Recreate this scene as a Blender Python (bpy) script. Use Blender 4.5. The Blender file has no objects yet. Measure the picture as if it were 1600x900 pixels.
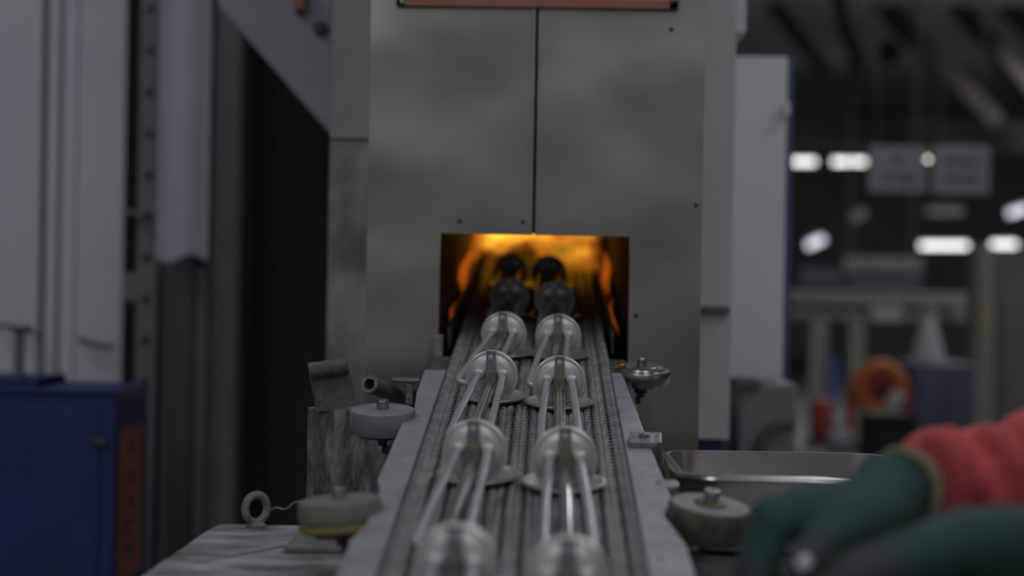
import bpy, math, random
from mathutils import Vector, Matrix
random.seed(7)
R = math.radians
scene = bpy.context.scene
COL = scene.collection

# ------------------------------------------------------------------ camera
F = 2600.0                                   # focal length in pixels of the 1600 x 900 frame
CAM = Vector((0, 0, 1.3))
YAW, ROLL = R(1.25), R(1.0)
fwd = Vector((-math.sin(YAW), math.cos(YAW), 0))
r0 = Vector((math.cos(YAW), math.sin(YAW), 0)); u0 = Vector((0, 0, 1))
rgt = r0 * math.cos(ROLL) + u0 * math.sin(ROLL)
up = u0 * math.cos(ROLL) - r0 * math.sin(ROLL)
cd = bpy.data.cameras.new('camera'); cam = bpy.data.objects.new('camera', cd); COL.objects.link(cam)
M4 = Matrix.Identity(4)
for i in range(3):
    M4[i][0] = rgt[i]; M4[i][1] = up[i]; M4[i][2] = -fwd[i]; M4[i][3] = CAM[i]
cam.matrix_world = M4
cd.sensor_width = 36; cd.lens = F / 1600 * 36; cd.clip_start = 0.05; cd.clip_end = 200
cd.dof.use_dof = True; cd.dof.focus_distance = 1.89; cd.dof.aperture_fstop = 2.65
scene.camera = cam

# ------------------------------------------------------------------ world, lamps, exposure
w = bpy.data.worlds.new('hall_light'); scene.world = w; w.use_nodes = True
bg = w.node_tree.nodes['Background']; bg.inputs[0].default_value = (0.70, 0.76, 0.86, 1); bg.inputs[1].default_value = 0.13
vs = scene.view_settings
vs.view_transform = 'Standard'; vs.look = 'None'; vs.exposure = 0.85; vs.gamma = 1; vs.use_curve_mapping = False
scene.cycles.max_bounces = 6; scene.cycles.use_denoising = True

def area(name, loc, target, sx, sy, power, col):
    l = bpy.data.lights.new(name, 'AREA'); l.shape = 'RECTANGLE'; l.size = sx; l.size_y = sy; l.energy = power; l.color = col
    o = bpy.data.objects.new(name, l); COL.objects.link(o); o.location = loc
    o.rotation_euler = (Vector(target) - Vector(loc)).to_track_quat('-Z', 'Y').to_euler()
    return o
LAMPS = [((-0.9, 0.4, 3.5), 3.6), ((0.9, 0.7, 3.5), 3.6), ((-2.1, 2.4, 3.5), 6.0), ((2.0, 2.5, 3.5), 7.0), ((1.5, 7.0, 4.2), 22.0), ((4.5, 9.0, 4.2), 24.0), ((3.0, 12.0, 4.3), 32.0), ((7.0, 12.0, 4.3), 32.0), ((6.0, 18.0, 4.3), 36.0), ((-1.3, -1.6, 3.4), 9.0), ((1.3, -1.6, 3.4), 9.0)]  # hall lamps and the pair behind the viewer are added, unseen fill
for k, (p, e) in enumerate(LAMPS):
    area('ceiling_and_fill_light', (p[0], p[1], p[2] - 0.08), (p[0], p[1], 0), 0.35, 1.5, e, (0.95, 0.98, 1.0))

# ------------------------------------------------------------------ helpers
def ray(px, py):
    return (fwd + rgt * ((px - 800) / F) + up * ((450 - py) / F))
def A(px, py, Y):                             # point of the plane y = Y seen at a pixel of the photograph
    d = ray(px, py); return CAM + d * (Y / d.y)
SLOPE = math.atan(0.1369)                     # the belt climbs into the furnace
BELT0 = A(814, 740, 1.595)
BN = Vector((0, -math.sin(SLOPE), math.cos(SLOPE)))
def onbelt(px, py, h=0.0):
    d = ray(px, py); return CAM + d * ((BELT0 + BN * h - CAM).dot(BN) / d.dot(BN))
def belt_z(Y): return BELT0.z + (Y - BELT0.y) * math.tan(SLOPE)
BX = BELT0.x                                  # centre line of the belt

class MB:
    def __init__(s, origin=(0, 0, 0)): s.v = []; s.f = []; s.o = Vector(origin)
    def add(s, vs_, fs_):
        n = len(s.v); s.v += [Vector(v) - s.o for v in vs_]; s.f += [[i + n for i in f] for f in fs_]; return s
    def box(s, c, size, m=None):
        c = Vector(c); hx, hy, hz = [x / 2 for x in size]
        vs_ = [Vector((x, y, z)) for x in (-hx, hx) for y in (-hy, hy) for z in (-hz, hz)]
        if m: vs_ = [m @ v for v in vs_]
        return s.add([c + v for v in vs_], [(0, 1, 3, 2), (4, 6, 7, 5), (0, 4, 5, 1), (2, 3, 7, 6), (0, 2, 6, 4), (1, 5, 7, 3)])
    def box2(s, lo, hi):
        lo = Vector(lo); hi = Vector(hi); return s.box((lo + hi) / 2, hi - lo)
    def rbox(s, c, size, b=0.002, m=None):    # box with chamfered edges
        c = Vector(c); h = [x / 2 for x in size]; vs_ = []
        for sx in (-1, 1):
            for sy in (-1, 1):
                for sz in (-1, 1):
                    sg = (sx, sy, sz)
                    for a in range(3):
                        p = Vector([sg[i] * (h[i] - (0 if i == a else b)) for i in range(3)])
                        vs_.append(p)
        ix = lambda sx, sy, sz, a: ((sx > 0) * 4 + (sy > 0) * 2 + (sz > 0)) * 3 + a
        fs = []
        for a in range(3):
            o1, o2 = (a + 1) % 3, (a + 2) % 3
            for sg in (-1, 1):
                q = []
                for (p1, p2) in ((-1, -1), (1, -1), (1, 1), (-1, 1)):
                    t = [0, 0, 0]; t[a] = sg; t[o1] = p1; t[o2] = p2; q.append(ix(*t, a))
                fs.append(q if sg > 0 else q[::-1])
            for p1 in (-1, 1):
                for p2 in (-1, 1):
                    q = []
                    for (e, ax) in ((-1, o1), (1, o1), (1, o2), (-1, o2)):
                        t = [0, 0, 0]; t[a] = e; t[o1] = p1; t[o2] = p2; q.append(ix(*t, ax))
                    fs.append(q if p1 * p2 > 0 else q[::-1])
        for sx in (-1, 1):
            for sy in (-1, 1):
                for sz in (-1, 1):
                    q = [ix(sx, sy, sz, a) for a in range(3)]
                    fs.append(q if sx * sy * sz > 0 else q[::-1])
        if m: vs_ = [m @ v for v in vs_]
        return s.add([c + v for v in vs_], fs)
    def lathe(s, prof, c=(0, 0, 0), axis=(0, 0, 1), n=32):
        c = Vector(c); ax = Vector(axis).normalized(); q = ax.to_track_quat('Z', 'Y').to_matrix(); vs_ = []; fs = []
        for (r, t) in prof:
            for k in range(n):
                a = 2 * math.pi * k / n; vs_.append(c + q @ Vector((r * math.cos(a), r * math.sin(a), t)))
        m = len(prof)
        for i in range(m - 1):
            for k in range(n):
                k2 = (k + 1) % n; fs.append((i * n + k, i * n + k2, (i + 1) * n + k2, (i + 1) * n + k))
        if prof[0][0] > 1e-6: fs.append(list(range(n))[::-1])
        if prof[-1][0] > 1e-6: fs.append([(m - 1) * n + k for k in range(n)])
        return s.add(vs_, fs)
    def tube(s, pts, r, n=12, closed=False, caps=True):
        pts = [Vector(p) for p in pts]; m = len(pts); rr = r if isinstance(r, (list, tuple)) else [r] * m
        vs_ = []; fs = []; nrm = None
        for i, p in enumerate(pts):
            if closed: t = (pts[(i + 1) % m] - pts[i - 1])
            else: t = pts[min(i + 1, m - 1)] - pts[max(i - 1, 0)]
            t.normalize()
            if nrm is None:
                nrm = t.cross(Vector((0, 0, 1)));
                if nrm.length < 1e-3: nrm = t.cross(Vector((1, 0, 0)))
            nrm = (nrm - t * nrm.dot(t)).normalized(); b = t.cross(nrm)
            for k in range(n):
                a = 2 * math.pi * k / n; vs_.append(p + (nrm * math.cos(a) + b * math.sin(a)) * rr[i])
        for i in range(m if closed else m - 1):
            j = (i + 1) % m
            for k in range(n):
                k2 = (k + 1) % n; fs.append((i * n + k, i * n + k2, j * n + k2, j * n + k))
        if caps and not closed:
            fs.append(list(range(n))[::-1]); fs.append([(m - 1) * n + k for k in range(n)])
        return s.add(vs_, fs)
    def prism(s, poly, vec):                  # polygon of 3-D points pushed along a vector
        poly = [Vector(p) for p in poly]; vec = Vector(vec); n = len(poly)
        fs = [list(range(n))[::-1], [n + i for i in range(n)]]
        for i in range(n): j = (i + 1) % n; fs.append((i, j, n + j, n + i))
        return s.add(poly + [p + vec for p in poly], fs)
    def build(s, name, mat, parent=None, smooth=False, bevel=0):
        me = bpy.data.meshes.new(name); me.from_pydata([tuple(v) for v in s.v], [], s.f); me.validate()
        import bmesh
        bm = bmesh.new(); bm.from_mesh(me); bmesh.ops.recalc_face_normals(bm, faces=bm.faces)
        if bevel:
            bmesh.ops.bevel(bm, geom=[e for e in bm.edges if e.calc_face_angle(0) > 0.6], offset=bevel, segments=2, affect='EDGES', profile=0.5)
        bm.to_mesh(me); bm.free()
        o = bpy.data.objects.new(name, me); COL.objects.link(o); me.materials.append(M[mat] if isinstance(mat, str) else mat)
        if smooth:
            me.polygons.foreach_set('use_smooth', [True] * len(me.polygons))
            me.set_sharp_from_angle(angle=R(40))
        if parent: o.parent = parent
        elif s.o.length: o.location = s.o
        return o
def tag(o, label=None, cat=None, group=None, kind=None):
    if label: o['label'] = label
    if cat: o['category'] = cat
    if group: o['group'] = group
    if kind: o['kind'] = kind
    return o
def empty(name, loc=(0, 0, 0), rot=(0, 0, 0), label=None, cat=None, group=None, kind=None):
    o = bpy.data.objects.new(name, None); COL.objects.link(o); o.location = loc; o.rotation_euler = rot; o.empty_display_size = 0.05
    return tag(o, label, cat, group, kind)
def copy_tree(o, parent=None):
    c = o.copy(); COL.objects.link(c); c.parent = parent
    for ch in [x for x in bpy.data.objects if x.parent == o]: copy_tree(ch, c)
    return c

# ------------------------------------------------------------------ materials
M = {}
def mat(name, c1, c2=None, rough=0.6, metal=0.0, scale=8, bump=0.0, bscale=None, stretch=(1, 1, 1), detail=5, contrast=(0.35, 0.65), trans=0, rvar=0.0, bdist=0.01, bdetail=4):
    m = bpy.data.materials.new(name); m.use_nodes = True; nt = m.node_tree; N = nt.nodes; L = nt.links
    b = N['Principled BSDF']; b.inputs['Roughness'].default_value = rough; b.inputs['Metallic'].default_value = metal
    b.inputs['Base Color'].default_value = (*c1, 1)
    tc = N.new('ShaderNodeTexCoord'); mp = N.new('ShaderNodeMapping'); mp.inputs['Scale'].default_value = stretch
    L.new(tc.outputs['Object'], mp.inputs['Vector'])
    if c2 is not None:
        nz = N.new('ShaderNodeTexNoise'); nz.inputs['Scale'].default_value = scale; nz.inputs['Detail'].default_value = detail; nz.inputs['Roughness'].default_value = 0.6
        L.new(mp.outputs[0], nz.inputs['Vector'])
        rp = N.new('ShaderNodeValToRGB'); rp.color_ramp.elements[0].position = contrast[0]; rp.color_ramp.elements[1].position = contrast[1]
        rp.color_ramp.elements[0].color = (*c1, 1); rp.color_ramp.elements[1].color = (*c2, 1)
        L.new(nz.outputs[0], rp.inputs[0]); L.new(rp.outputs[0], b.inputs['Base Color'])
        if rvar:
            mr = N.new('ShaderNodeMapRange'); mr.inputs[3].default_value = rough - rvar; mr.inputs[4].default_value = rough + rvar
            L.new(nz.outputs[0], mr.inputs[0]); L.new(mr.outputs[0], b.inputs['Roughness'])
    if bump:
        nb = N.new('ShaderNodeTexNoise'); nb.inputs['Scale'].default_value = bscale or scale * 4; nb.inputs['Detail'].default_value = bdetail
        L.new(mp.outputs[0], nb.inputs['Vector'])
        bp = N.new('ShaderNodeBump'); bp.inputs['Strength'].default_value = bump; bp.inputs['Distance'].default_value = bdist
        L.new(nb.outputs[0], bp.inputs['Height']); L.new(bp.outputs[0], b.inputs['Normal'])
    if trans: b.inputs['Transmission Weight'].default_value = trans
    M[name] = m; return m
def emit(name, c, s):
    m = bpy.data.materials.new(name); m.use_nodes = True; b = m.node_tree.nodes['Principled BSDF']
    b.inputs['Base Color'].default_value = (0.8, 0.8, 0.8, 1); b.inputs['Emission Color'].default_value = (*c, 1); b.inputs['Emission Strength'].default_value = s
    M[name] = m; return m
mat('panel_steel', (0.20, 0.20, 0.17), (0.40, 0.40, 0.345), rough=0.36, metal=0.85, scale=5.0, stretch=(1, 1, 1.5), bump=0.5, bscale=2.6, contrast=(0.12, 0.88), rvar=0.1, bdist=0.06, detail=2.5, bdetail=1)
mat('back_steel', (0.30, 0.32, 0.30), (0.38, 0.40, 0.39), rough=0.5, metal=0.5, scale=4, bump=0.1, bscale=5)
mat('mottled_steel', (0.20, 0.20, 0.16), (0.50, 0.50, 0.42), rough=0.5, metal=0.6, scale=14, stretch=(1, 1, 0.5), contrast=(0.35, 0.7), bump=0.1)
mat('pale_lit_steel', (0.62, 0.635, 0.64), (0.68, 0.69, 0.70), rough=0.6, metal=0.1, scale=3)
mat('seam', (0.05, 0.05, 0.045), rough=0.8)
mat('copper_frame', (0.42, 0.16, 0.11), (0.34, 0.13, 0.09), rough=0.55, metal=0.2, scale=20)
mat('plate_white', (0.45, 0.46, 0.48), rough=0.5)
mat('screw', (0.25, 0.25, 0.27), rough=0.35, metal=1)
mat('dark_screw', (0.04, 0.04, 0.04), rough=0.6)
mat('refractory', (0.010, 0.008, 0.007), (0.02, 0.016, 0.013), rough=0.85, scale=12, bump=0.3)
mat('soot_steel', (0.05, 0.045, 0.04), (0.09, 0.08, 0.07), rough=0.45, metal=0.6, scale=20)
mat('belt_wire', (0.25, 0.255, 0.265), (0.34, 0.345, 0.355), rough=0.62, metal=0.25, scale=25)
mat('bed', (0.05, 0.05, 0.05), (0.08, 0.08, 0.08), rough=0.8, scale=20)
mat('rail_paint', (0.37, 0.375, 0.42), (0.25, 0.255, 0.285), rough=0.55, metal=0.25, scale=26, bump=0.12, bscale=60, contrast=(0.42, 0.75))
mat('cap_steel', (0.70, 0.72, 0.70), (0.58, 0.60, 0.58), rough=0.42, metal=0.45, scale=25, bump=0.05, bscale=120)
mat('strap_steel', (0.28, 0.285, 0.28), (0.22, 0.22, 0.215), rough=0.45, metal=0.7, scale=60)
mat('brass', (0.22, 0.21, 0.155), (0.15, 0.14, 0.10), rough=0.45, metal=0.6, scale=60)
mat('rivet', (0.55, 0.56, 0.56), rough=0.35, metal=0.7)
mat('tube_steel', (0.52, 0.525, 0.56), (0.44, 0.445, 0.475), rough=0.40, metal=0.5, scale=50)
mat('bright_tube', (0.52, 0.53, 0.54), rough=0.27, metal=1.0)
mat('flange', (0.48, 0.49, 0.48), (0.36, 0.37, 0.36), rough=0.42, metal=0.6, scale=40)
mat('grey_roller', (0.21, 0.215, 0.23), (0.15, 0.155, 0.165), rough=0.65, scale=40, bump=0.15, bscale=90)
mat('pale_top', (0.28, 0.285, 0.30), (0.20, 0.205, 0.215), rough=0.7, scale=30)  # roller tops, paler than the wheel sides
mat('yellow_roller', (0.15, 0.145, 0.115), (0.22, 0.21, 0.17), rough=0.6, scale=26, bump=0.1, contrast=(0.45, 0.7))
mat('yellow_band', (0.30, 0.235, 0.06), (0.18, 0.16, 0.09), rough=0.6, scale=30)
mat('cream_roller', (0.24, 0.24, 0.215), (0.17, 0.17, 0.145), rough=0.6, scale=28)
mat('olive_roller', (0.05, 0.048, 0.032), (0.13, 0.12, 0.08), rough=0.6, scale=55, bump=0.15)
mat('chrome', (0.45, 0.45, 0.46), (0.33, 0.33, 0.33), rough=0.28, metal=1, scale=30)
mat('dark_iron', (0.06, 0.06, 0.06), (0.10, 0.10, 0.10), rough=0.55, metal=0.5, scale=40)
mat('bracket_iron', (0.22, 0.22, 0.225), (0.34, 0.34, 0.35), rough=0.4, metal=0.7, scale=50, bump=0.2)
mat('stump', (0.085, 0.083, 0.075), (0.40, 0.41, 0.40), rough=0.8, scale=60, stretch=(1, 1, 0.34), contrast=(0.44, 0.80), bump=0.7, bscale=90, detail=10)
mat('stump_top', (0.16, 0.155, 0.14), (0.24, 0.235, 0.22), rough=0.85, scale=30)
mat('curl_sheet', (0.085, 0.085, 0.08), (0.135, 0.135, 0.125), rough=0.8, scale=60, bump=0.3, bscale=160)
mat('slab', (0.13, 0.135, 0.14), (0.48, 0.49, 0.51), rough=0.9, scale=30, stretch=(0.55, 1.1, 1), contrast=(0.36, 0.74), bump=0.8, bscale=60, detail=10)
mat('ring_iron', (0.15, 0.15, 0.155), (0.24, 0.24, 0.25), rough=0.6, metal=0.3, scale=60, bump=0.3)
mat('tray_steel', (0.50, 0.50, 0.50), (0.36, 0.36, 0.36), rough=0.3, metal=0.9, scale=9, rvar=0.06, contrast=(0.4, 0.75))
mat('table_dark', (0.06, 0.06, 0.065), (0.10, 0.10, 0.105), rough=0.6, scale=15)
mat('table_edge', (0.40, 0.41, 0.43), rough=0.5)
mat('glove_hem', (0.20, 0.195, 0.105), (0.165, 0.16, 0.09), rough=0.85, scale=80)
mat('red_cloth', (0.56, 0.09, 0.10), (0.44, 0.066, 0.078), rough=0.85, scale=18, bump=0.25, bscale=30)
mat('navy_cloth', (0.03, 0.035, 0.06), (0.04, 0.045, 0.07), rough=0.9)
mat('skin', (0.5, 0.32, 0.24), rough=0.6)
mat('lips', (0.36, 0.17, 0.14), rough=0.6)
mat('hair', (0.02, 0.018, 0.016), rough=0.6)
mat('rod', (0.70, 0.70, 0.72), rough=0.3, metal=0.6)
mat('white_wall', (0.68, 0.725, 0.78), (0.63, 0.665, 0.73), rough=0.7, scale=2)
mat('white_seam', (0.36, 0.37, 0.41), rough=0.7)
mat('post_grey', (0.17, 0.185, 0.18), (0.21, 0.225, 0.22), rough=0.6, metal=0.1, scale=10)
mat('sheet_white', (0.52, 0.53, 0.60), (0.46, 0.47, 0.53), rough=0.75, scale=4)
mat('hood_white', (0.36, 0.365, 0.43), (0.32, 0.325, 0.38), rough=0.7, scale=3)
mat('shade_olive', (0.055, 0.06, 0.05), (0.07, 0.075, 0.065), rough=0.8, scale=4)
mat('grey_panel', (0.15, 0.16, 0.16), (0.18, 0.19, 0.19), rough=0.7, scale=6)
mat('slate_panel', (0.08, 0.085, 0.09), (0.10, 0.105, 0.11), rough=0.7, scale=6)
mat('blue_paint', (0.014, 0.037, 0.19), (0.011, 0.026, 0.11), rough=0.5, scale=5, bump=0.05)
mat('orange_label', (0.45, 0.115, 0.065), (0.36, 0.09, 0.05), rough=0.6, scale=10)
mat('black', (0.012, 0.012, 0.012), rough=0.7)
mat('print_dark', (0.06, 0.04, 0.035), rough=0.7)
mat('cabinet_pale', (0.74, 0.76, 0.78), (0.68, 0.70, 0.73), rough=0.6, scale=3)
mat('blue_trim', (0.06, 0.09, 0.22), rough=0.5)
mat('grey_box', (0.21, 0.22, 0.22), (0.25, 0.26, 0.26), rough=0.6, scale=6)
mat('floor', (0.28, 0.28, 0.27), (0.36, 0.36, 0.345), rough=0.6, scale=2, bump=0.05)
mat('ceiling', (0.44, 0.44, 0.39), (0.56, 0.56, 0.50), rough=0.9, scale=1)
mat('hall_side', (0.42, 0.43, 0.43), (0.48, 0.49, 0.49), rough=0.9, scale=1)
mat('hall_wall', (0.42, 0.43, 0.37), (0.52, 0.53, 0.46), rough=0.9, scale=1)
mat('beam_brown', (0.06, 0.052, 0.042), (0.085, 0.073, 0.06), rough=1.0, scale=2)
mat('beam_grey', (0.17, 0.175, 0.18), (0.21, 0.215, 0.22), rough=0.6, scale=2)
mat('beam_slate', (0.10, 0.11, 0.14), rough=0.7)
mat('machine_green', (0.17, 0.185, 0.15), (0.22, 0.235, 0.195), rough=0.6, scale=3)
mat('sign_grey', (0.16, 0.168, 0.18), (0.18, 0.19, 0.20), rough=0.6, scale=3)
mat('sign_print', (0.10, 0.105, 0.115), rough=0.6)
mat('navy_box', (0.05, 0.055, 0.09), (0.07, 0.075, 0.11), rough=0.6, scale=2)
mat('column_ochre', (0.16, 0.155, 0.115), (0.19, 0.185, 0.15), rough=0.7, scale=3)
mat('orange_plastic', (0.42, 0.08, 0.012), (0.30, 0.09, 0.012), rough=0.6, scale=5)
mat('red_plastic', (0.24, 0.03, 0.02), rough=0.6)
mat('white_plastic', (0.33, 0.34, 0.35), rough=0.6)
mat('blue_plastic', (0.06, 0.10, 0.28), rough=0.6)
mat('bag_grey', (0.26, 0.28, 0.34), (0.20, 0.21, 0.24), rough=0.7, scale=8)
mat('bag_green', (0.24, 0.26, 0.24), rough=0.7)
mat('hose_dark', (0.012, 0.013, 0.018), rough=0.95)
mat('screen_dark', (0.085, 0.09, 0.08), (0.10, 0.105, 0.095), rough=0.8, scale=3)
mat('lamp_metal', (0.5, 0.5, 0.5), rough=0.5)
emit('lamp_white', (1.0, 0.98, 0.93), 1.35)
emit('lamp_cool', (0.86, 0.88, 1.0), 0.75)
emit('glow_dim', (0.8, 0.84, 0.95), 0.028)
emit('lamp_warm_dim', (0.9, 0.88, 0.78), 1.3)
emit('lamp_over', (1.0, 0.98, 0.94), 2.0)

def flame_volume(name):
    m = bpy.data.materials.new(name); m.use_nodes = True; nt = m.node_tree; N = nt.nodes; L = nt.links
    for n in list(N):
        if n.type != 'OUTPUT_MATERIAL': N.remove(n)
    out = [n for n in N if n.type == 'OUTPUT_MATERIAL'][0]
    tc = N.new('ShaderNodeTexCoord'); mp = N.new('ShaderNodeMapping'); mp.inputs['Scale'].default_value = (13, 2.0, 26)
    L.new(tc.outputs['Object'], mp.inputs['Vector'])
    nz = N.new('ShaderNodeTexNoise'); nz.inputs['Scale'].default_value = 1.0; nz.inputs['Detail'].default_value = 2.5; nz.inputs['Distortion'].default_value = 0.9
    L.new(mp.outputs[0], nz.inputs['Vector'])
    sp = N.new('ShaderNodeSeparateXYZ'); L.new(tc.outputs['Object'], sp.inputs[0])
    up_ = N.new('ShaderNodeMapRange'); up_.interpolation_type = 'SMOOTHSTEP'; up_.inputs[1].default_value = 0.006; up_.inputs[2].default_value = 0.05
    L.new(sp.outputs['Z'], up_.inputs[0])
    ab = N.new('ShaderNodeMath'); ab.operation = 'ABSOLUTE'; L.new(sp.outputs['X'], ab.inputs[0])
    sd = N.new('ShaderNodeMapRange'); sd.interpolation_type = 'SMOOTHSTEP'; sd.inputs[1].default_value = 0.128; sd.inputs[2].default_value = 0.095
    L.new(ab.outputs[0], sd.inputs[0])
    nr = N.new('ShaderNodeMapRange'); nr.inputs[1].default_value = 0.45; nr.inputs[2].default_value = 0.64; L.new(nz.outputs[0], nr.inputs[0])
    m1 = N.new('ShaderNodeMath'); m1.operation = 'MULTIPLY'; L.new(nr.outputs[0], m1.inputs[0]); L.new(up_.outputs[0], m1.inputs[1])
    m2 = N.new('ShaderNodeMath'); m2.operation = 'MULTIPLY'; L.new(m1.outputs[0], m2.inputs[0]); L.new(sd.outputs[0], m2.inputs[1])
    rp = N.new('ShaderNodeValToRGB'); e = rp.color_ramp.elements
    e[0].position = 0.0; e[0].color = (1, 0.16, 0.015, 1); e[1].position = 0.75; e[1].color = (1, 0.50, 0.035, 1)
    L.new(m2.outputs[0], rp.inputs[0])
    st = N.new('ShaderNodeMath'); st.operation = 'MULTIPLY'; st.inputs[1].default_value = FLAME_S; L.new(m2.outputs[0], st.inputs[0])
    em = N.new('ShaderNodeEmission'); L.new(rp.outputs[0], em.inputs[0]); L.new(st.outputs[0], em.inputs[1])
    L.new(em.outputs[0], out.inputs['Volume']); M[name] = m
FLAME_S = 4.0
flame_volume('flame')
m_ = bpy.data.materials.new('streak_glow'); m_.use_nodes = True; nt_ = m_.node_tree
for n_ in list(nt_.nodes):
    if n_.type != 'OUTPUT_MATERIAL': nt_.nodes.remove(n_)
em_ = nt_.nodes.new('ShaderNodeEmission'); em_.inputs[0].default_value = (1, 0.19, 0.012, 1); em_.inputs[1].default_value = 3.2
nt_.links.new(em_.outputs[0], [n_ for n_ in nt_.nodes if n_.type == 'OUTPUT_MATERIAL'][0].inputs['Volume']); M['streak_glow'] = m_

def fbox(name, x0, y0, x1, y1, Y, depth, m, parent=None, bevel=0, org=None):   # box whose front face fills a pixel rectangle at distance Y
    a = A(x0, (y0 + y1) / 2, Y).x; b = A(x1, (y0 + y1) / 2, Y).x
    t = A((x0 + x1) / 2, y0, Y).z; u = A((x0 + x1) / 2, y1, Y).z
    mb = MB(org if org is not None else (0, 0, 0)); mb.box2((a, Y, u), (b, Y + depth, t))
    return mb.build(name, m, parent, bevel=bevel)

# ------------------------------------------------------------------ the hall
tag(MB().box2((-14, -4, -0.1), (20, 40, 0)).build('floor', 'floor'), 'grey concrete factory floor', kind='structure')
tag(MB().box2((-14, -5, 4.6), (20, 40, 4.75)).build('ceiling', 'ceiling'), 'dark factory ceiling', kind='structure')
tag(MB().box2((-14, 34, 0), (20, 34.2, 4.6)).build('wall_back', 'hall_wall'), 'dark far end wall of the factory hall', kind='structure')
tag(MB().box2((-14.2, -5, 0), (-14, 34, 4.6)).build('wall_far_left', 'hall_side'), 'pale grey side wall of the hall far to the left', kind='structure')
tag(MB().box2((20, -5, 0), (20.2, 34, 4.6)).build('wall_right', 'hall_side'), 'pale grey side wall of the hall far to the right', kind='structure')
# wall of white panels on the far left
wl = empty('wall_left', (0, 0, 0), label='white panelled partition wall behind the blue cabinet', kind='structure')
for (a, b, d) in ((-260, 60, 0), (66, 84, 0.03), (90, 112, 0.03), (117, 188, 0)):
    xa = A(a, 450, 4.3).x; xb = A(b, 450, 4.3).x
    MB().box2((xa, 4.3 + d * 0.6, 0), (xb, 4.325 + d * 0.6, 4.6)).build('panel', 'white_wall', wl, bevel=0.003)
xa = A(-260, 450, 4.35).x; xb = A(182, 450, 4.35).x
MB().box2((xa, 4.345, 0), (xb, 4.36, 4.6)).build('backing', 'white_seam', wl)
# rear wall, coloured dark to stand in for the shaded space behind
tag(MB().box2((-3.2, 5.6, 0), (-0.75, 5.7, 4.6)).build('wall_rear', 'shade_olive'), 'rear wall coloured dark as shade behind the furnace area', kind='structure')

# ------------------------------------------------------------------ overhead lamps (hall and behind-viewer ones are added fill)
lamp0 = None
for k, (p, e) in enumerate(LAMPS):
    if lamp0 is None:
        lamp0 = t = empty('ceiling_and_fill_lamp', p, cat='lamp', group='overhead work lamps')
        MB().rbox((0, 0, 0), (0.38, 1.56, 0.08), 0.01).build('housing', 'lamp_metal', t)
        for sx in (-0.2, 0.2):
            for sy in (-0.6, 0.6): MB().tube([(sx * 0.4, sy, 0.04), (sx * 0.4, sy, 1.1)], 0.006, 6).build('hanger_rod', 'lamp_metal', t)
    else: t = copy_tree(lamp0); t.location = p
    t['label'] = ['long ceiling lamp over the near end of the conveyor', 'long ceiling lamp above the worker', 'long ceiling lamp above the dark recess', 'long ceiling lamp above the pale cabinet', 'added unseen fill lamp over the aisle behind the pale cabinet', 'added unseen fill lamp over the black bin aisle', 'added unseen fill lamp over the machine gantry', 'added unseen fill lamp over the dark screen', 'added unseen fill lamp farthest down the hall', 'added unseen fill lamp behind the viewer on the slab side', 'added unseen fill lamp behind the viewer on the tray side'][k]

# ------------------------------------------------------------------ furnace
FY = 2.3
xL, xR = A(573, 400, FY).x, A(1096, 400, FY).x
oL, oR = A(686, 470, FY).x, A(983, 470, FY).x
zO = A(835, 367, FY).z; zB = belt_z(FY) - 0.035
xS = A(837, 180, FY).x
ZT, Z0 = 2.25, 0.0
fz = empty('furnace', (BX, FY, 0), label='steel conveyor furnace with a glowing square mouth', cat='furnace')
FO = fz.location.copy()
def fm(): return MB(FO)
fm().prism([(xL, FY, Z0), (oL, FY, Z0), (oL, FY, zO), (xS - 0.002, FY, zO), (xS - 0.002, FY, ZT), (xL, FY, ZT)], (0, 0.012, 0)).build('front_panel', 'panel_steel', fz)
fm().prism([(oR, FY + 0.001, Z0), (xR, FY + 0.001, Z0), (xR, FY + 0.001, ZT), (xS + 0.002, FY + 0.001, ZT), (xS + 0.002, FY + 0.001, zO), (oR, FY + 0.001, zO)], (0, 0.012, 0)).build('front_panel', 'panel_steel', fz)
fm().box2((oL, FY, Z0), (oR, FY + 0.012, zB)).build('sill_panel', 'panel_steel', fz)
fm().prism([(xS - 0.0075, FY, zO), (xS - 0.0025, FY, zO), (xS - 0.0025, FY, ZT), (xS - 0.0075, FY, ZT)], (0, -0.003, 0)).build('seam_lip', 'panel_steel', fz)
# body round the tunnel
tl, tr = oL - 0.002, oR + 0.002
YE = 4.3; s_ = math.tan(SLOPE)
fm().box2((xL + 0.004, FY + 0.013, Z0), (tl, YE, ZT - 0.01)).build('side_wall', 'refractory', fz)
fm().box2((tr, FY + 0.013, Z0), (xR - 0.004, YE, ZT - 0.01)).build('side_wall', 'refractory', fz)
yy = FY + 0.013
fm().prism([(tl, yy, zO + 0.002), (tl, YE, zO + 0.002 + (YE - yy) * s_), (tl, YE, ZT - 0.01), (tl, yy, ZT - 0.01)], (tr - tl, 0, 0)).build('tunnel_roof', 'refractory', fz)
fm().prism([(tl, yy, zB - 0.002), (tl, YE, zB - 0.002 + (YE - yy) * s_), (tl, YE, Z0), (tl, yy, Z0)], (tr - tl, 0, 0)).build('tunnel_floor', 'refractory', fz)
fm().box2((tl, YE, Z0), (tr, YE + 0.05, ZT)).build('end_wall', 'refractory', fz)
# angled guide strips inside the mouth
for sx in (-1, 1):
    x = BX + sx * 0.112
    fm().prism([(x, FY + 0.02, belt_z(FY + 0.02) - 0.01), (x, 3.4, belt_z(3.4) - 0.01), (x, 3.4, belt_z(3.4) + 0.022), (x, FY + 0.02, belt_z(FY + 0.02) + 0.022)], (0.004 * sx, 0, 0)).build('tunnel_guide', 'soot_steel', fz)
fm().box2((oL - 0.004, FY - 0.03, zB - 0.08), (oL + 0.008, FY - 0.001, zB + 0.05)).build('mouth_post', 'bracket_iron', fz, bevel=0.001)
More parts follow.
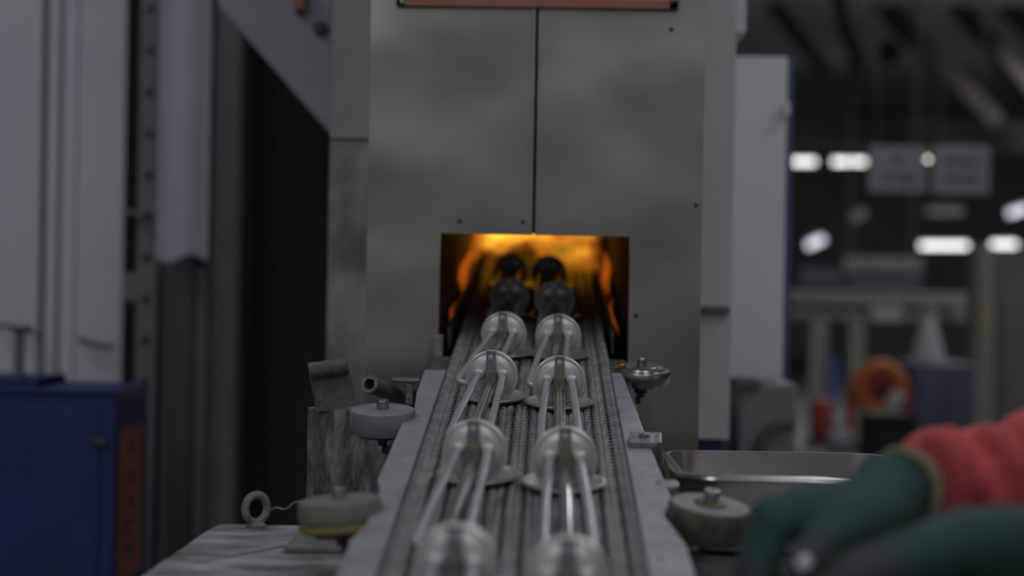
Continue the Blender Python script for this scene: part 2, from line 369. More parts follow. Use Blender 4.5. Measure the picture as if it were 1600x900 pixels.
# wider rear body
RY = 2.75
rl, rr_ = A(514, 300, RY).x, A(1146, 300, RY).x
zs = A(545, 218, RY).z; zbt = A(1118, 686, RY).z
fm().box2((rl, RY, zs + 0.002), (xL - 0.002, YE, ZT + 0.4)).build('upper_side_panel', 'back_steel', fz)
fm().box2((rl, RY, 0.3), (xL - 0.002, YE, zs - 0.002)).build('lower_side_panel', 'mottled_steel', fz)
fm().box2((xR + 0.002, RY, zbt), (rr_, YE, ZT + 0.4)).build('upper_side_panel', 'pale_lit_steel', fz)  # paler than the opposite side: hall light put into the colour
fm().box2((xR + 0.002, RY + 0.02, 0.0), (rr_ - 0.01, YE, zbt - 0.002)).build('base_frame', 'blue_paint', fz)
fm().box2((rl + 0.01, RY + 0.02, 0.0), (xL - 0.002, YE, 0.298)).build('base_frame', 'blue_paint', fz)
c = A(1118, 484, RY); fm().rbox((c.x, RY - 0.008, c.z), (0.045, 0.016, 0.012), 0.002).build('side_ledge', 'grey_panel', fz)
a = A(1146, 45, RY); b = A(1170, 0, RY)
fm().box2((a.x, RY + 0.03, a.z), (b.x, RY + 0.2, 2.1)).build('corner_box', 'pale_lit_steel', fz)
# rivets and screw holes on the front panels
for (px, py) in ((718, 346), (817, 347), (1049, 46), (994, 493), (1088, 321)):
    c = A(px, py, FY); fm().lathe([(0.0032, 0), (0.003, 0.001), (0, 0.0014)], (c.x, FY, c.z), (0, -1, 0), 10).build('screw_hole', 'dark_screw', fz)
# name plate
npl = empty('name_plate', A(838, 12, FY), label='white name plate in a red-brown frame screwed to the furnace front', cat='sign')
NO = npl.location.copy()
xa, xb = A(620, 8, FY).x, A(1059, 8, FY).x; zb = A(838, 13, FY).z; zt = zb + 0.17
TY = Matrix.Identity(3)
MB(NO).box2((xa + 0.012, FY - 0.006, zb + 0.012), (xb - 0.012, FY - 0.002, zt - 0.012)).build('plate', 'plate_white', npl)
for (lo, hi) in (((xa, zb), (xb, zb + 0.0125)), ((xa, zt - 0.0125), (xb, zt)), ((xa, zb), (xa + 0.0125, zt)), ((xb - 0.0125, zb), (xb, zt))):
    MB(NO).box2((lo[0], FY - 0.009, lo[1]), (hi[0], FY - 0.0005, hi[1])).build('frame_bar', 'copper_frame', npl, bevel=0.001)
for (px, py, mm) in ((628, 3, 'screw'), (1050, 4, 'dark_screw')):
    for dz in (0, 0.157):
        c = A(px, py, FY - 0.009); MB(NO).lathe([(0.0035, 0), (0.003, 0.0015), (0, 0.002)], (c.x, FY - 0.009, c.z + dz), (0, -1, 0), 12).build('screw', mm, npl)
c = A(857, -4, FY); MB(NO).lathe([(0.010, 0), (0.010, 0.0006), (0, 0.0006)], (c.x, FY - 0.006, c.z + 0.004), (0, -1, 0), 20).build('printed_emblem', 'sheet_white', npl)

# flame in the tunnel, and emissive orange streaks along the belt edges
fl = empty('flame', (BX, 3.2, belt_z(3.2)), (SLOPE, 0, 0), label='orange gas flame rolling under the tunnel roof above the belt', cat='flame')
m_ = MB().box2((-0.128, -0.24, 0.004), (0.132, 0.35, 0.150)).build('flame_body', 'flame', fl)
for k, (x, y0, y1, hh, rr) in enumerate(((-0.1225, -0.80, -0.55, 0.010, 0.0035), (0.1225, -0.82, -0.48, 0.010, 0.0035), (-0.119, -0.50, -0.18, 0.045, 0.010), (0.121, -0.5, -0.2, 0.045, 0.009)  )):
    pts = []; rad = []
    for i in range(9):
        u = i / 8; pts.append((x + 0.003 * math.sin(u * 7 + k), y0 + (y1 - y0) * u, hh * (0.4 + 0.9 * u))); rad.append(max(0.0008, rr * math.sin(math.pi * min(0.97, 0.08 + u * 0.9))))
    MB().tube(pts, rad, 8).build('edge_streak', 'streak_glow', fl, smooth=True)

# ------------------------------------------------------------------ conveyor
Y0, Y1 = 0.80, 3.9
belt = empty('conveyor_belt', (BX, 1.595, belt_z(1.595)), (SLOPE, 0, 0), label='woven wire mesh belt climbing into the furnace mouth', cat='conveyor belt')
cs = math.cos(SLOPE); la, lb = (Y0 - 1.595) / cs, (Y1 - 1.595) / cs
def rope(sign, rad=0.0022, wr=0.0022, pitch=0.030, nseg=10, sides=6, two=True):
    mb = MB(); n = int((lb - la) / pitch * nseg)
    for ph in ((0, math.pi) if two else (0,)):
        pts = []
        for i in range(n + 1):
            a = 2 * math.pi * i / nseg * sign + ph
            pts.append((rad * 1.15 * math.cos(a), la + (lb - la) * i / n, -0.0042 + rad * math.sin(a)))
        mb.tube(pts, wr, sides)
    return mb
NS = 23; pitch = 0.2 / NS
protos = [rope(1).build('mesh_strand', 'belt_wire', belt, smooth=True), rope(-1).build('mesh_strand', 'belt_wire', belt, smooth=True)]
for k in range(NS):
    if k < 2: o = protos[k]
    else:
        o = protos[k % 2].copy(); COL.objects.link(o)
    o.location = (-0.1 + (k + 0.5) * pitch, (k % 3) * 0.004, 0)
e0 = rope(1, 0.0036, 0.0012, 0.0075, 8, 5, False).build('edge_coil', 'belt_wire', belt, smooth=True); e0.location = (-0.1, 0, 0.001)
e1 = e0.copy(); COL.objects.link(e1); e1.location = (0.1, 0, 0.001)
bedo = empty('belt_bed', (BX, 1.595, belt_z(1.595)), (SLOPE, 0, 0), label='dark steel bed under the mesh belt with its side beams', cat='conveyor frame')
MB().box2((-0.104, la, -0.016), (0.104, lb - 0.05, -0.009)).build('bed_plate', 'bed', bedo)
for sx in (-1, 1):
    MB().box2((sx * 0.117 - 0.012, la, -0.07), (sx * 0.117 + 0.012, 0.66, -0.006)).build('side_beam', 'table_dark', bedo, bevel=0.002)
for yk in (-0.6, 0.1, 0.55):
    for sx in (-1, 1):
        MB().box2((sx * 0.117 - 0.015, yk - 0.02, -0.4), (sx * 0.117 + 0.015, yk + 0.02, -0.068)).build('leg', 'table_dark', bedo)
# guide rails, outlines in the belt plane
ye = (2.10 - 1.595) / cs
def rail(name, pts, label):
    t = empty(name, (BX, 1.595, belt_z(1.595)), (SLOPE, 0, 0), label=label, cat='rail', group='guide rails along the belt')
    MB().prism([(x, y, -0.006) for x, y in pts], (0, 0, 0.010)).build('rail_bar', 'rail_paint', t, bevel=0.0012)
    return t
lr = rail('guide_rail', [(-0.1045, la), (-0.1045, ye), (-0.131, ye), (-0.1295, 0.36), (-0.127, 0.31), (-0.124, 0.25), (-0.132, 0.20), (-0.133, -0.05), (-0.127, -0.08), (-0.127, -0.2), (-0.134, -0.24), (-0.134, la)], 'painted grey guide rail on the rollers-and-eyebolt side of the belt')
rr2 = rail('guide_rail', [(0.1045, la), (0.1045, ye), (0.118, ye), (0.124, 0.30), (0.132, 0.05), (0.138, -0.12), (0.128, -0.14), (0.128, -0.16), (0.139, -0.24), (0.141, la)], 'painted grey guide rail on the steel-tray side of the belt')
for (tt, x, ys) in ((lr, -0.118, (0.42, 0.02, -0.3)), (rr2, 0.117, (0.4, 0.12, -0.28))):
    for y in ys: MB().lathe([(0.0035, 0), (0.0033, 0.001), (0, 0.0016)], (x, y, 0.004), (0, 0, 1), 12).build('rivet', 'rail_paint', tt, smooth=True)
# bracket and hold-down lug on the right rail
br = empty('rail_bracket', onbelt(1012, 690, 0.006), (SLOPE, 0, R(-4)), label='bent angle bracket hanging off the outer edge of the guide rail', cat='bracket')
MB().rbox((-0.004, 0, 0.0015), (0.030, 0.046, 0.007), 0.0012).build('top_plate', 'bracket_iron', br)
MB().prism([(0.008, -0.023, 0.005), (0.008, 0.023, 0.005), (0.0135, 0.012, -0.055), (0.0135, -0.006, -0.055)], (0.006, 0, 0)).build('down_leg', 'bracket_iron', br, bevel=0.001)
MB().lathe([(0.005, 0), (0.005, 0.003), (0.003, 0.004), (0, 0.004)], (-0.004, 0.0, 0.005), (0, 0, 1), 6).build('bolt_head', 'bracket_iron', br)
br2 = empty('clamp_lug', onbelt(1042, 762, 0.0), (SLOPE, 0, R(-6)), label='small steel clamp lug between the rail and the front roller', cat='bracket')
MB().rbox((0, 0, 0), (0.022, 0.02, 0.012), 0.003).build('lug_block', 'bracket_iron', br2)
MB().tube([(-0.004, 0, -0.004), (0.004, 0.004, -0.03)], 0.005, 8).build('lug_pin', 'dark_iron', br2)

# ------------------------------------------------------------------ heating elements on the belt
def make_element():
    t = empty('heating_element', (0, 0, 0))
    zc = 0.0325
    MB().lathe([(0, 0.0062), (0.012, 0.006), (0.020, 0.0052), (0.0245, 0.0034), (0.0262, 0.001), (0.0268, -0.0004), (0.0278, 0.0006), (0.0292, 0.0006), (0.0302, -0.0006), (0.0304, -0.003), (0.0296, -0.005), (0.0292, -0.012), (0.027, -0.0135), (0, -0.0135)], (0, 0, zc), (0, -1, 0), 48).build('cap', 'cap_steel', t, smooth=True)
    st = MB().prism([(-0.0055, -0.0075, zc + 0.031), (0.0055, -0.0075, zc + 0.031), (0.0055, -0.0090, zc + 0.010), (-0.0055, -0.0090, zc + 0.010)], (0, 0.0012, 0)).build('strap', 'strap_steel', t)
    MB().lathe([(0.0034, 0), (0.0033, 0.0008), (0.0018, 0.0013), (0, 0.0013)], (0, -0.0080, zc + 0.0235), (0, -1, 0.06), 16).build('rivet', 'rivet', st, smooth=True)
    tb = MB().prism([(-0.0062, -0.0065, zc + 0.0105), (-0.0062, -0.0125, zc + 0.0095), (-0.0062, -0.0148, zc - 0.0040), (-0.0062, -0.0060, zc - 0.0050)], (0.0124, 0, 0)).build('terminal_block', 'brass', t, bevel=0.0006)
    MB().lathe([(0.0031, 0), (0.0031, 0.0006), (0.0018, 0.0007), (0.0017, 0.0001), (0, 0.0001)], (0, -0.0137, zc + 0.002), (0, -1, 0.15), 16).build('terminal_screw', 'brass', tb)
    L_ = 0.225; pts = []
    xo = 0.0132; z1 = zc + 0.004; ze = 0.016
    f = lambda u: z1 + (ze - z1) * u
    for i in range(8):
        u = i / 7; pts.append((-xo - 0.006 * math.sin(u * math.pi / 2), -0.004 - u * L_, f(u) if u > 0.0 else z1))
    for i in range(1, 10):
        a = math.pi * i / 10; R_ = xo + 0.006; pts.append((-R_ * math.cos(a), -0.004 - L_ - 0.017 * math.sin(a), ze - 0.002 * math.sin(a)))
    for i in range(8):
        u = 1 - i / 7; pts.append((xo + 0.006 * math.sin(u * math.pi / 2), -0.004 - u * L_, f(u)))
    MB().tube(pts, 0.0039, 14).build('heating_tube', 'tube_steel', t, smooth=True)
    for sx in (-1, 1):
        MB().lathe([(0.0068, 0), (0.0066, 0.003), (0.0054, 0.0048), (0.0044, 0.0055), (0.0041, 0.0075), (0, 0.0075)], (sx * xo, -0.005, z1), (0, -1, -0.05), 20).build('collar', 'cap_steel', t, smooth=True)
    MB().tube([(0, -0.009, zc - 0.0065), (0, -0.016, zc - 0.0080), (0.0005, -0.10, 0.018), (0, -0.19, 0.0115), (0, -0.196, 0.0112), (0, -0.199, 0.0111)], [0.0058, 0.0062, 0.0062, 0.0062, 0.005, 0.002], 18).build('sheath_tube', 'bright_tube', t, smooth=True)
    MB().lathe([(0.0, 0.0012), (0.022, 0.0012), (0.030, 0.0016), (0.034, 0.0045), (0.037, 0.0066), (0.0392, 0.0062), (0.0398, 0.0048), (0.036, 0.0018), (0.030, 0.0), (0, 0.0)], (0, 0.029, 0.0), (0, 0, 1), 48).build('base_flange', 'flange', t, smooth=True)
    return t
el0 = make_element()
EL = [  # pixel under the cap, yaw, label
    ((768, 632), -4, 'sharp focused heating element with a steel disc cap, left column beside the chipped grey roller'),
    ((873, 642), 0, 'sharp focused heating element with a steel disc cap, right column beside the angle bracket'),
    ((741, 760), -4, 'heating element with a disc cap, left column, second row from the camera'),
    ((881, 773), 0.5, 'heating element with a disc cap, right column, second row from the camera'),
    ((787, 561), -7, 'heating element at the furnace mouth, left column, tube splayed outward'),
    ((872, 565), -4, 'heating element at the furnace mouth, right column, beside the polished roller'),
    ((711, 952), -3, 'blurred nearest heating element at the bottom edge, left column of the belt'),
    ((885, 975), 0, 'blurred nearest heating element at the bottom edge, right column of the belt'),
    ((796, 497), -3, 'dark heating element inside the tunnel before the flames, left column'),
    ((866, 503), -1, 'dark heating element inside the tunnel before the flames, right column'),
    ((798, 452), -2, 'silhouetted heating element deepest in the tunnel under the flame, left column'),
    ((857, 456), 0, 'silhouetted heating element deepest in the tunnel under the flame, right column')]
for k, ((px, py), yaw, lab) in enumerate(EL):
    o = el0 if k == 0 else copy_tree(el0)
    o.location = onbelt(px, py, 0.0003); o.rotation_euler = (SLOPE, 0, R(yaw))
    tag(o, lab, 'heating element', 'heating elements on the mesh belt')

# ------------------------------------------------------------------ rollers beside the rails
def roller(px, py, h, tilt, label, kind, arm, pitch=0):
    p = onbelt(px, py, h)
    t = empty('guide_roller', p, (SLOPE + R(pitch), R(tilt), 0), label=label, cat='roller', group='guide rollers beside the belt')
    if kind == 'grey':
        prof = [(0.0, 0.0), (0.0354, 0.0), (0.036, -0.0009), (0.0362, -0.0235), (0.0354, -0.0245), (0, -0.0245)]
        MB().lathe(prof, n=48).build('wheel', 'grey_roller', t, smooth=True)
        MB().lathe([(0.0, 0.0008), (0.0325, 0.0006), (0.0335, 0), (0, -0.0005)], n=40).build('top_face', 'pale_top', t, smooth=True)
        MB().lathe([(0.028, -0.0246), (0.028, -0.028), (0, -0.028)], n=32).build('under_washer', 'dark_iron', t)
    elif kind == 'yellow':
        prof = [(0.0, 0.0), (0.0353, 0.0), (0.0362, -0.0012), (0.0362, -0.016), (0.0345, -0.0165), (0.0345, -0.0175), (0.0362, -0.018), (0.0362, -0.024), (0.034, -0.026), (0, -0.026)]
        MB().lathe(prof, n=48).build('wheel', 'yellow_roller', t, smooth=True)
        MB().lathe([(0.0, 0.0013), (0.0335, 0.0011), (0.0350, -0.001), (0, -0.0015)], n=40).build('top_face', 'cream_roller', t, smooth=True)
        MB().lathe([(0.0355, -0.0182), (0.0366, -0.0186), (0.0366, -0.0238), (0.0355, -0.0242)], n=48).build('yellow_band', 'yellow_band', t, smooth=True)
        MB().lathe([(0.024, -0.0261), (0.024, -0.031), (0, -0.031)], n=32).build('under_washer', 'dark_iron', t)
    elif kind == 'olive':
        prof = [(0.0, 0.0), (0.0356, 0.0), (0.0365, -0.0012), (0.0368, -0.022), (0.034, -0.026), (0.030, -0.031), (0, -0.031)]
        MB().lathe(prof, n=48).build('wheel', 'olive_roller', t, smooth=True)
        MB().lathe([(0.0, 0.0012), (0.0335, 0.0010), (0.0355, -0.001), (0, -0.0012)], n=40).build('top_face', 'pale_top', t, smooth=True)
        MB().lathe([(0.0145, 0.001), (0.014, 0.003), (0.009, 0.0036), (0, 0.0036)], n=32).build('boss', 'olive_roller', t, smooth=True)
    else:
        prof = [(0.0, 0.0015), (0.022, 0.0015), (0.0235, 0.0), (0.029, -0.0008), (0.030, -0.003), (0.0355, -0.004), (0.0365, -0.006), (0.0365, -0.017), (0.0345, -0.020), (0.022, -0.021), (0.021, -0.026), (0, -0.026)]
        MB().lathe(prof, n=48).build('wheel', 'chrome', t, smooth=True)
    b = 0.0115 if kind != 'olive' else 0.014
    MB().lathe([(0.0066, 0), (0.0066, b - 0.003), (0.0058, b - 0.0015), (0.0045, b - 0.0015), (0.0042, b - 0.004), (0, b - 0.004)], (0, 0, 0.001), (0, 0, 1), 6 if kind == 'grey' else 16).build('bolt_head', 'chrome' if kind in ('olive', 'chrome') else 'bracket_iron', t)
    MB().lathe([(0.0085, -0.024), (0.0085, -0.034), (0.0052, -0.0345), (0.005, -0.040), (0, -0.040)], n=6).build('nut', 'dark_iron', t)
    # arm to the conveyor frame
    MB().prism([(0, -0.009, -0.041), (0, 0.009, -0.041), (arm, 0.009, -0.047), (arm, -0.009, -0.047)], (0, 0, -0.006)).build('mount_arm', 'dark_iron', t)
    return t
roller(598, 640, 0.012, 0, 'chipped grey rubber roller with a hex bolt beside the wooden stump', 'grey', 0.055)
roller(530, 781, 0.012, -5, 'blurred cream and yellow roller in front of the stump over the slab', 'yellow', 0.06, -7)
roller(1003, 572, 0.010, 1.5, 'polished steel roller with stepped rings beside the furnace mouth', 'chrome', -0.045)
roller(1110, 789, 0.010, 6, 'blurred olive roller with a pale top and chrome bolt before the tray', 'olive', -0.05)

# ------------------------------------------------------------------ pipe stub at the furnace, left
pp = empty('pipe_stub', A(600, 606, 2.12), label='open-ended grey pipe stub pointing out beside the guide rail', cat='pipe')
PO = pp.location.copy()
p0, p1 = A(577, 600, 2.08), A(655, 632, 2.24)
d = (p1 - p0).normalized()
mb = MB(PO); mb.lathe([(0.0072, 0.03), (0.0072, 0.0), (0.0108, 0.0), (0.0115, 0.002), (0.0115, 0.02), (0.0108, 0.022), (0.0108, (p1 - p0).length), (0, (p1 - p0).length)], p0, d, 24); mb.build('pipe_tube', 'bracket_iron', pp, smooth=True)
mb = MB(PO); mb.lathe([(0.0071, 0.012), (0, 0.012)], p0, d, 20); mb.build('bore_shade', 'black', pp)  # black disc paints the shade inside the open pipe
c = A(634, 594, 2.14); MB(PO).rbox((c.x, c.y, c.z), (0.036, 0.03, 0.005), 0.002).build('clamp_plate', 'bracket_iron', pp)
c = A(640, 612, 2.135); MB(PO).rbox((c.x, c.y, c.z), (0.010, 0.008, 0.034), 0.001).build('clamp_leg', 'bracket_iron', pp)
c = A(648, 640, 2.15); MB(PO).box((c.x, c.y, c.z), (0.014, 0.02, 0.05)).build('clamp_foot', 'table_dark', pp)

# ------------------------------------------------------------------ left table with eye bolt, stump and curled sheet
ZS = A(335, 818, 1.75).z
tbl = empty('machine_table', (-0.25, 1.35, 0), label='dusty grey slab table at the lower left of the belt', cat='table')
TO = tbl.location.copy()
xl = A(335, 818, 1.75).x
random.seed(3)
edge = [(xl + random.uniform(-0.001, 0.0015), 0.75 + i * 0.05) for i in range(20)] + [(xl + 0.004, 1.745), (xl + 0.012, 1.752)]
far = [(xl + 0.012 + i * 0.02, 1.752 + random.uniform(-0.002, 0.002)) for i in range(1, 10)]
MB(TO).prism([(x, y, ZS) for x, y in edge + far + [(BX - 0.145, 1.752), (BX - 0.145, 0.75)]], (0, 0, -0.06)).build('table_slab', 'slab', tbl, bevel=0.003)
for (x, y) in ((xl + 0.05, 0.8), (xl + 0.05, 1.68), (BX - 0.17, 0.8), (BX - 0.17, 1.68)):
    MB(TO).box2((x - 0.02, y - 0.02, 0), (x + 0.02, y + 0.02, ZS - 0.06)).build('leg', 'table_dark', tbl)
a = A(452, 842, 1.6)
pl = MB((a.x + 0.06, 1.62, ZS)).rbox((a.x + 0.065, 1.62, ZS + 0.004), (0.13, 0.11, 0.008), 0.002).build('base_plate', 'grey_panel')
tag(pl, 'flat grey steel plate lying on the slab under the yellow roller', 'plate')
eb = empty('eye_bolt', (A(401, 820, 1.73).x, 1.725, ZS), (0, 0, R(38)), label='dusty iron eye bolt standing upright on the slab', cat='eye bolt'); eb.scale = (0.86, 0.86, 0.86)
MB().tube([(0.0148 * math.cos(2 * math.pi * k / 32), 0, 0.0235 + 0.0165 * math.sin(2 * math.pi * k / 32)) for k in range(32)], 0.0049, 12, closed=True).build('eye_ring', 'ring_iron', eb, smooth=True)
MB().lathe([(0.0125, 0), (0.0125, 0.004), (0.009, 0.007), (0.006, 0.009), (0, 0.009)], n=20).build('collar', 'ring_iron', eb, smooth=True)
w0, w1 = A(424, 797, 1.72), A(486, 774, 1.70)
wp = [w0.lerp(w1, i / 10) + Vector((0, 0, 0.002 * math.sin(i * 1.3) - 0.003 * math.sin(math.pi * i / 10))) for i in range(11)] + [Vector((w1.x + 0.03, 1.67, w1.z - 0.02)), Vector((w1.x + 0.045, 1.64, ZS + 0.009))]
tag(MB(wp[0]).tube(wp, 0.0011, 6).build('tie_wire', 'ring_iron'), 'thin twisted tie wire running from the eye bolt toward the yellow roller', 'wire')

SY = 1.98
a, b = A(480, 700, SY), A(642, 700, SY)
rs = (b.x - a.x) / 2; xc = (a.x + b.x) / 2; zt = A(560, 638, SY).z
stp = empty('wooden_stump', (xc, SY, ZS - 0.02), label='weathered wooden stump with white dust streaks behind the grey roller', cat='stump')
n = 56; vs_ = []; random.seed(5)
off = [1 + 0.025 * math.sin(k * 1.7) + random.uniform(-0.012, 0.012) for k in range(n)]
hz = [0, 0.3, 0.6, 0.9, 0.985, 1.0]; hh = zt - (ZS - 0.02)
for h in hz:
    for k in range(n):
        t_ = 2 * math.pi * k / n; r_ = rs * off[k] * (0.992 if h == 1.0 else 1) / 1.02
        vs_.append((r_ * math.cos(t_), r_ * 0.55 * math.sin(t_), h * hh))
fs = [(i * n + k, i * n + (k + 1) % n, (i + 1) * n + (k + 1) % n, (i + 1) * n + k) for i in range(len(hz) - 1) for k in range(n)]
MB().add(vs_, fs + [list(range(n))[::-1]]).build('bark', 'stump', stp)
MB().add([v for v in vs_[-n:]] + [(0, 0, hh)], [(k, (k + 1) % n, n) for k in range(n)]).build('sawn_top', 'stump_top', stp)
sup = empty('support_pedestal', (xc, SY, 0), label='dark steel pedestal under the wooden stump', cat='pedestal')
MB().box2((-rs * 0.9, -0.035, 0.01), (rs * 0.9, 0.035, ZS - 0.0205)).build('pillar', 'table_dark', sup)
MB().rbox((0, 0, 0.006), (0.2, 0.16, 0.012), 0.003).build('foot_plate', 'table_dark', sup)
# curled sheet
ca = A(524, 638, 1.955)
cu = empty('curled_sheet', (ca.x, 1.955, zt), (R(0), R(-9), R(12)), label='thick curled felt-like sheet standing on top of the stump', cat='sheet')
prof = [(0.0, 0.0), (0.001, 0.02), (0.002, 0.04)]
for k in range(15):
    a_ = math.pi * (0.0) + k / 14 * math.pi * 1.75; prof.append((0.002 - 0.0078 * (1 - math.cos(a_)), 0.050 + 0.0078 * math.sin(a_)))
th = 0.0028; outer = []; inner = []
for i, (y, z) in enumerate(prof):
    y0_, z0_ = prof[max(i - 1, 0)]; y1_, z1_ = prof[min(i + 1, len(prof) - 1)]; dx, dz = y1_ - y0_, z1_ - z0_; l_ = math.hypot(dx, dz)
    outer.append((y + dz / l_ * th / 2, z - dx / l_ * th / 2)); inner.append((y - dz / l_ * th / 2, z + dx / l_ * th / 2))
loop = outer + inner[::-1]
mb = MB(); nn = len(loop); W = 9; vv = []; ff = []
random.seed(11)
for j in range(W + 1):
    for i, (y, z) in enumerate(loop): vv.append((-0.023 + 0.046 * j / W + 0.002 * math.sin(z * 90), y + 0.0006 * math.sin(j * 2.1 + z * 120), max(0.0, z + 0.0005 * math.sin(j * 1.7))))
for j in range(W):
    for i in range(nn): i2 = (i + 1) % nn; ff.append((j * nn + i, j * nn + i2, (j + 1) * nn + i2, (j + 1) * nn + i))
ff += [list(range(nn))[::-1], [W * nn + i for i in range(nn)]]
mb.add(vv, ff).build('sheet_body', 'curl_sheet', cu, smooth=True)

# ------------------------------------------------------------------ tray on the right table
ZTB = 1.043
rt = empty('work_table', (0.5, 1.75, 0), label='dark work table under the steel tray', cat='table')
RO = rt.location.copy()
MB(RO).box2((BX + 0.16, 1.50, ZTB - 0.03), (0.95, 2.2, ZTB)).build('table_top', 'table_dark', rt, bevel=0.002)
MB(RO).box2((BX + 0.16, 1.494, ZTB - 0.026), (0.95, 1.4995, ZTB - 0.004)).build('edge_strip', 'table_edge', rt)
for (x, y) in ((BX + 0.2, 1.54), (0.9, 1.54), (BX + 0.2, 2.15), (0.9, 2.15)): MB(RO).box2((x - 0.02, y - 0.02, 0), (x + 0.02, y + 0.02, ZTB - 0.03)).build('leg', 'table_dark', rt)
zr = A(1200, 745, 1.60).z; 
tx0, tx1 = A(1091, 747, 1.60).x - 0.022, A(1392, 712, 1.85).x
ty0, ty1 = 1.597, 1.86
tr_ = empty('steel_tray', ((tx0 + tx1) / 2, (ty0 + ty1) / 2, ZTB), label='shallow stainless steel tray with rolled rim beside the worker\'s gloves', cat='tray')
hx, hy, H = (tx1 - tx0) / 2, (ty1 - ty0) / 2, zr - ZTB
def rr_loop(ex, ey, rad, z, n=8):
    out = []
    for (cx, cy, a0) in ((ex - rad, ey - rad, 0), (-ex + rad, ey - rad, 90), (-ex + rad, -ey + rad, 180), (ex - rad, -ey + rad, 270)):
        for k in range(n + 1):
            a_ = R(a0 + 90 * k / n); out.append((cx + rad * math.cos(a_), cy + rad * math.sin(a_), z))
    return out
def loops(ls, mb, cap0=False, cap1=False):
    n = len(ls[0]); v = [p for l in ls for p in l]; f = []
    for i in range(len(ls) - 1):
        for k in range(n): k2 = (k + 1) % n; f.append((i * n + k, i * n + k2, (i + 1) * n + k2, (i + 1) * n + k))
    if cap0: f.append(list(range(n))[::-1])
    if cap1: f.append([(len(ls) - 1) * n + k for k in range(n)])
    return mb.add(v, f)
I = 0.0085
seq = [rr_loop(hx - I - 0.022, hy - I - 0.022, 0.02, 0.0005), rr_loop(hx - I - 0.012, hy - I - 0.012, 0.03, 0.006), rr_loop(hx - I - 0.008, hy - I - 0.008, 0.033, H * 0.55), rr_loop(hx - I - 0.003, hy - I - 0.003, 0.035, H * 0.60), rr_loop(hx - I, hy - I, 0.038, H - 0.001)]
ins = [[(x * 0.99, y * 0.99, z + 0.0012) for x, y, z in l] for l in seq[::-1]]
loops(seq + ins, MB(), True, True).build('basin', 'tray_steel', tr_, smooth=True)
rim = [rr_loop(hx - I - 0.001, hy - I - 0.001, 0.038, H - 0.002), rr_loop(hx - I, hy - I, 0.038, H), rr_loop(hx - 0.004, hy - 0.004, 0.042, H), rr_loop(hx - 0.001, hy - 0.001, 0.044, H - 0.0012), rr_loop(hx, hy, 0.045, H - 0.004), rr_loop(hx - 0.003, hy - 0.003, 0.043, H - 0.0055), rr_loop(hx - 0.004, hy - 0.004, 0.042, H - 0.003), rr_loop(hx - I, hy - I, 0.038, H - 0.002)]
loops(rim, MB()).build('rolled_rim', 'chrome', tr_, smooth=True)
# a second shallow dish on the tray's far side shows as a low dome
dm = MB((0, 0, 0)).lathe([(0.034, 0), (0.033, 0.006), (0.026, 0.016), (0.014, 0.024), (0, 0.027)], n=32).build('steel_cup', 'tray_steel', smooth=True)
dm.location = (A(1270, 735, 1.72).x, 1.72, ZTB + 0.0018); tag(dm, 'upturned steel cup lying inside the tray', 'cup')

# ------------------------------------------------------------------ the worker
def blob(chains, voxel, smooth=6):
    me = bpy.data.meshes.new('tmp'); mb = MB()
    for pts, rad in chains:
        for i, (p, r) in enumerate(zip(pts, rad)):
            mb.lathe([(r * math.sin(math.pi * k / 10), -r * math.cos(math.pi * k / 10)) for k in range(11)], p, (0, 0, 1), 16)
            if i < len(pts) - 1:
                q, s2 = pts[i + 1], rad[i + 1]
                mb.tube([Vector(p), Vector(p).lerp(Vector(q), 0.5), Vector(q)], [r, (r + s2) / 2, s2], 16)
    me.from_pydata([tuple(v) for v in mb.v], [], mb.f)
    o = bpy.data.objects.new('tmp', me); COL.objects.link(o)
    m = o.modifiers.new('r', 'REMESH'); m.mode = 'VOXEL'; m.voxel_size = voxel; m.use_smooth_shade = True
    s = o.modifiers.new('s', 'SMOOTH'); s.iterations = smooth; s.factor = 0.5
    dg = bpy.context.evaluated_depsgraph_get(); out = bpy.data.meshes.new_from_object(o.evaluated_get(dg))
    bpy.data.objects.remove(o); return out
def put(me, name, m, parent, org):
    me.name = name; me.transform(Matrix.Translation(-Vector(org))); o = bpy.data.objects.new(name, me); COL.objects.link(o); me.materials.clear(); me.materials.append(M[m]); o.parent = parent
    me.polygons.foreach_set('use_smooth', [True] * len(me.polygons)); return o
def glove_mat(name):
    m = mat(name, (0.020, 0.060, 0.055), (0.025, 0.073, 0.066), rough=0.85, scale=30, bump=0.2, bscale=120)
    nt = m.node_tree; b = nt.nodes['Principled BSDF']; src = b.inputs['Base Color'].links[0].from_socket
    at_ = nt.nodes.new('ShaderNodeAttribute'); at_.attribute_name = 'coat'
    mx = nt.nodes.new('ShaderNodeMix'); mx.data_type = 'RGBA'; nt.links.new(at_.outputs['Fac'], mx.inputs[0]); nt.links.new(src, mx.inputs[6]); mx.inputs[7].default_value = (0.045, 0.05, 0.055, 1)
    nt.links.new(mx.outputs[2], b.inputs['Base Color'])
glove_mat('glove')
def coat(o, segs, org, lo, hi):
    me = o.data; a_ = me.attributes.new('coat', 'FLOAT', 'POINT'); vals = []
    for v in me.vertices:
        p = v.co + Vector(org); best = 9
        for (s0, s1) in segs:
            dd = s1 - s0; t = max(0, min(1, (p - s0).dot(dd) / dd.length_squared)); best = min(best, (p - s0 - dd * t).length)
        vals.append(max(0, min(1, (hi - best) / (hi - lo))))
    a_.data.foreach_set('value', vals)
WO = Vector((0.78, 1.12, 0))
person = empty('person', WO, label='worker in a red jacket and green knitted gloves reaching over the tray', cat='person')
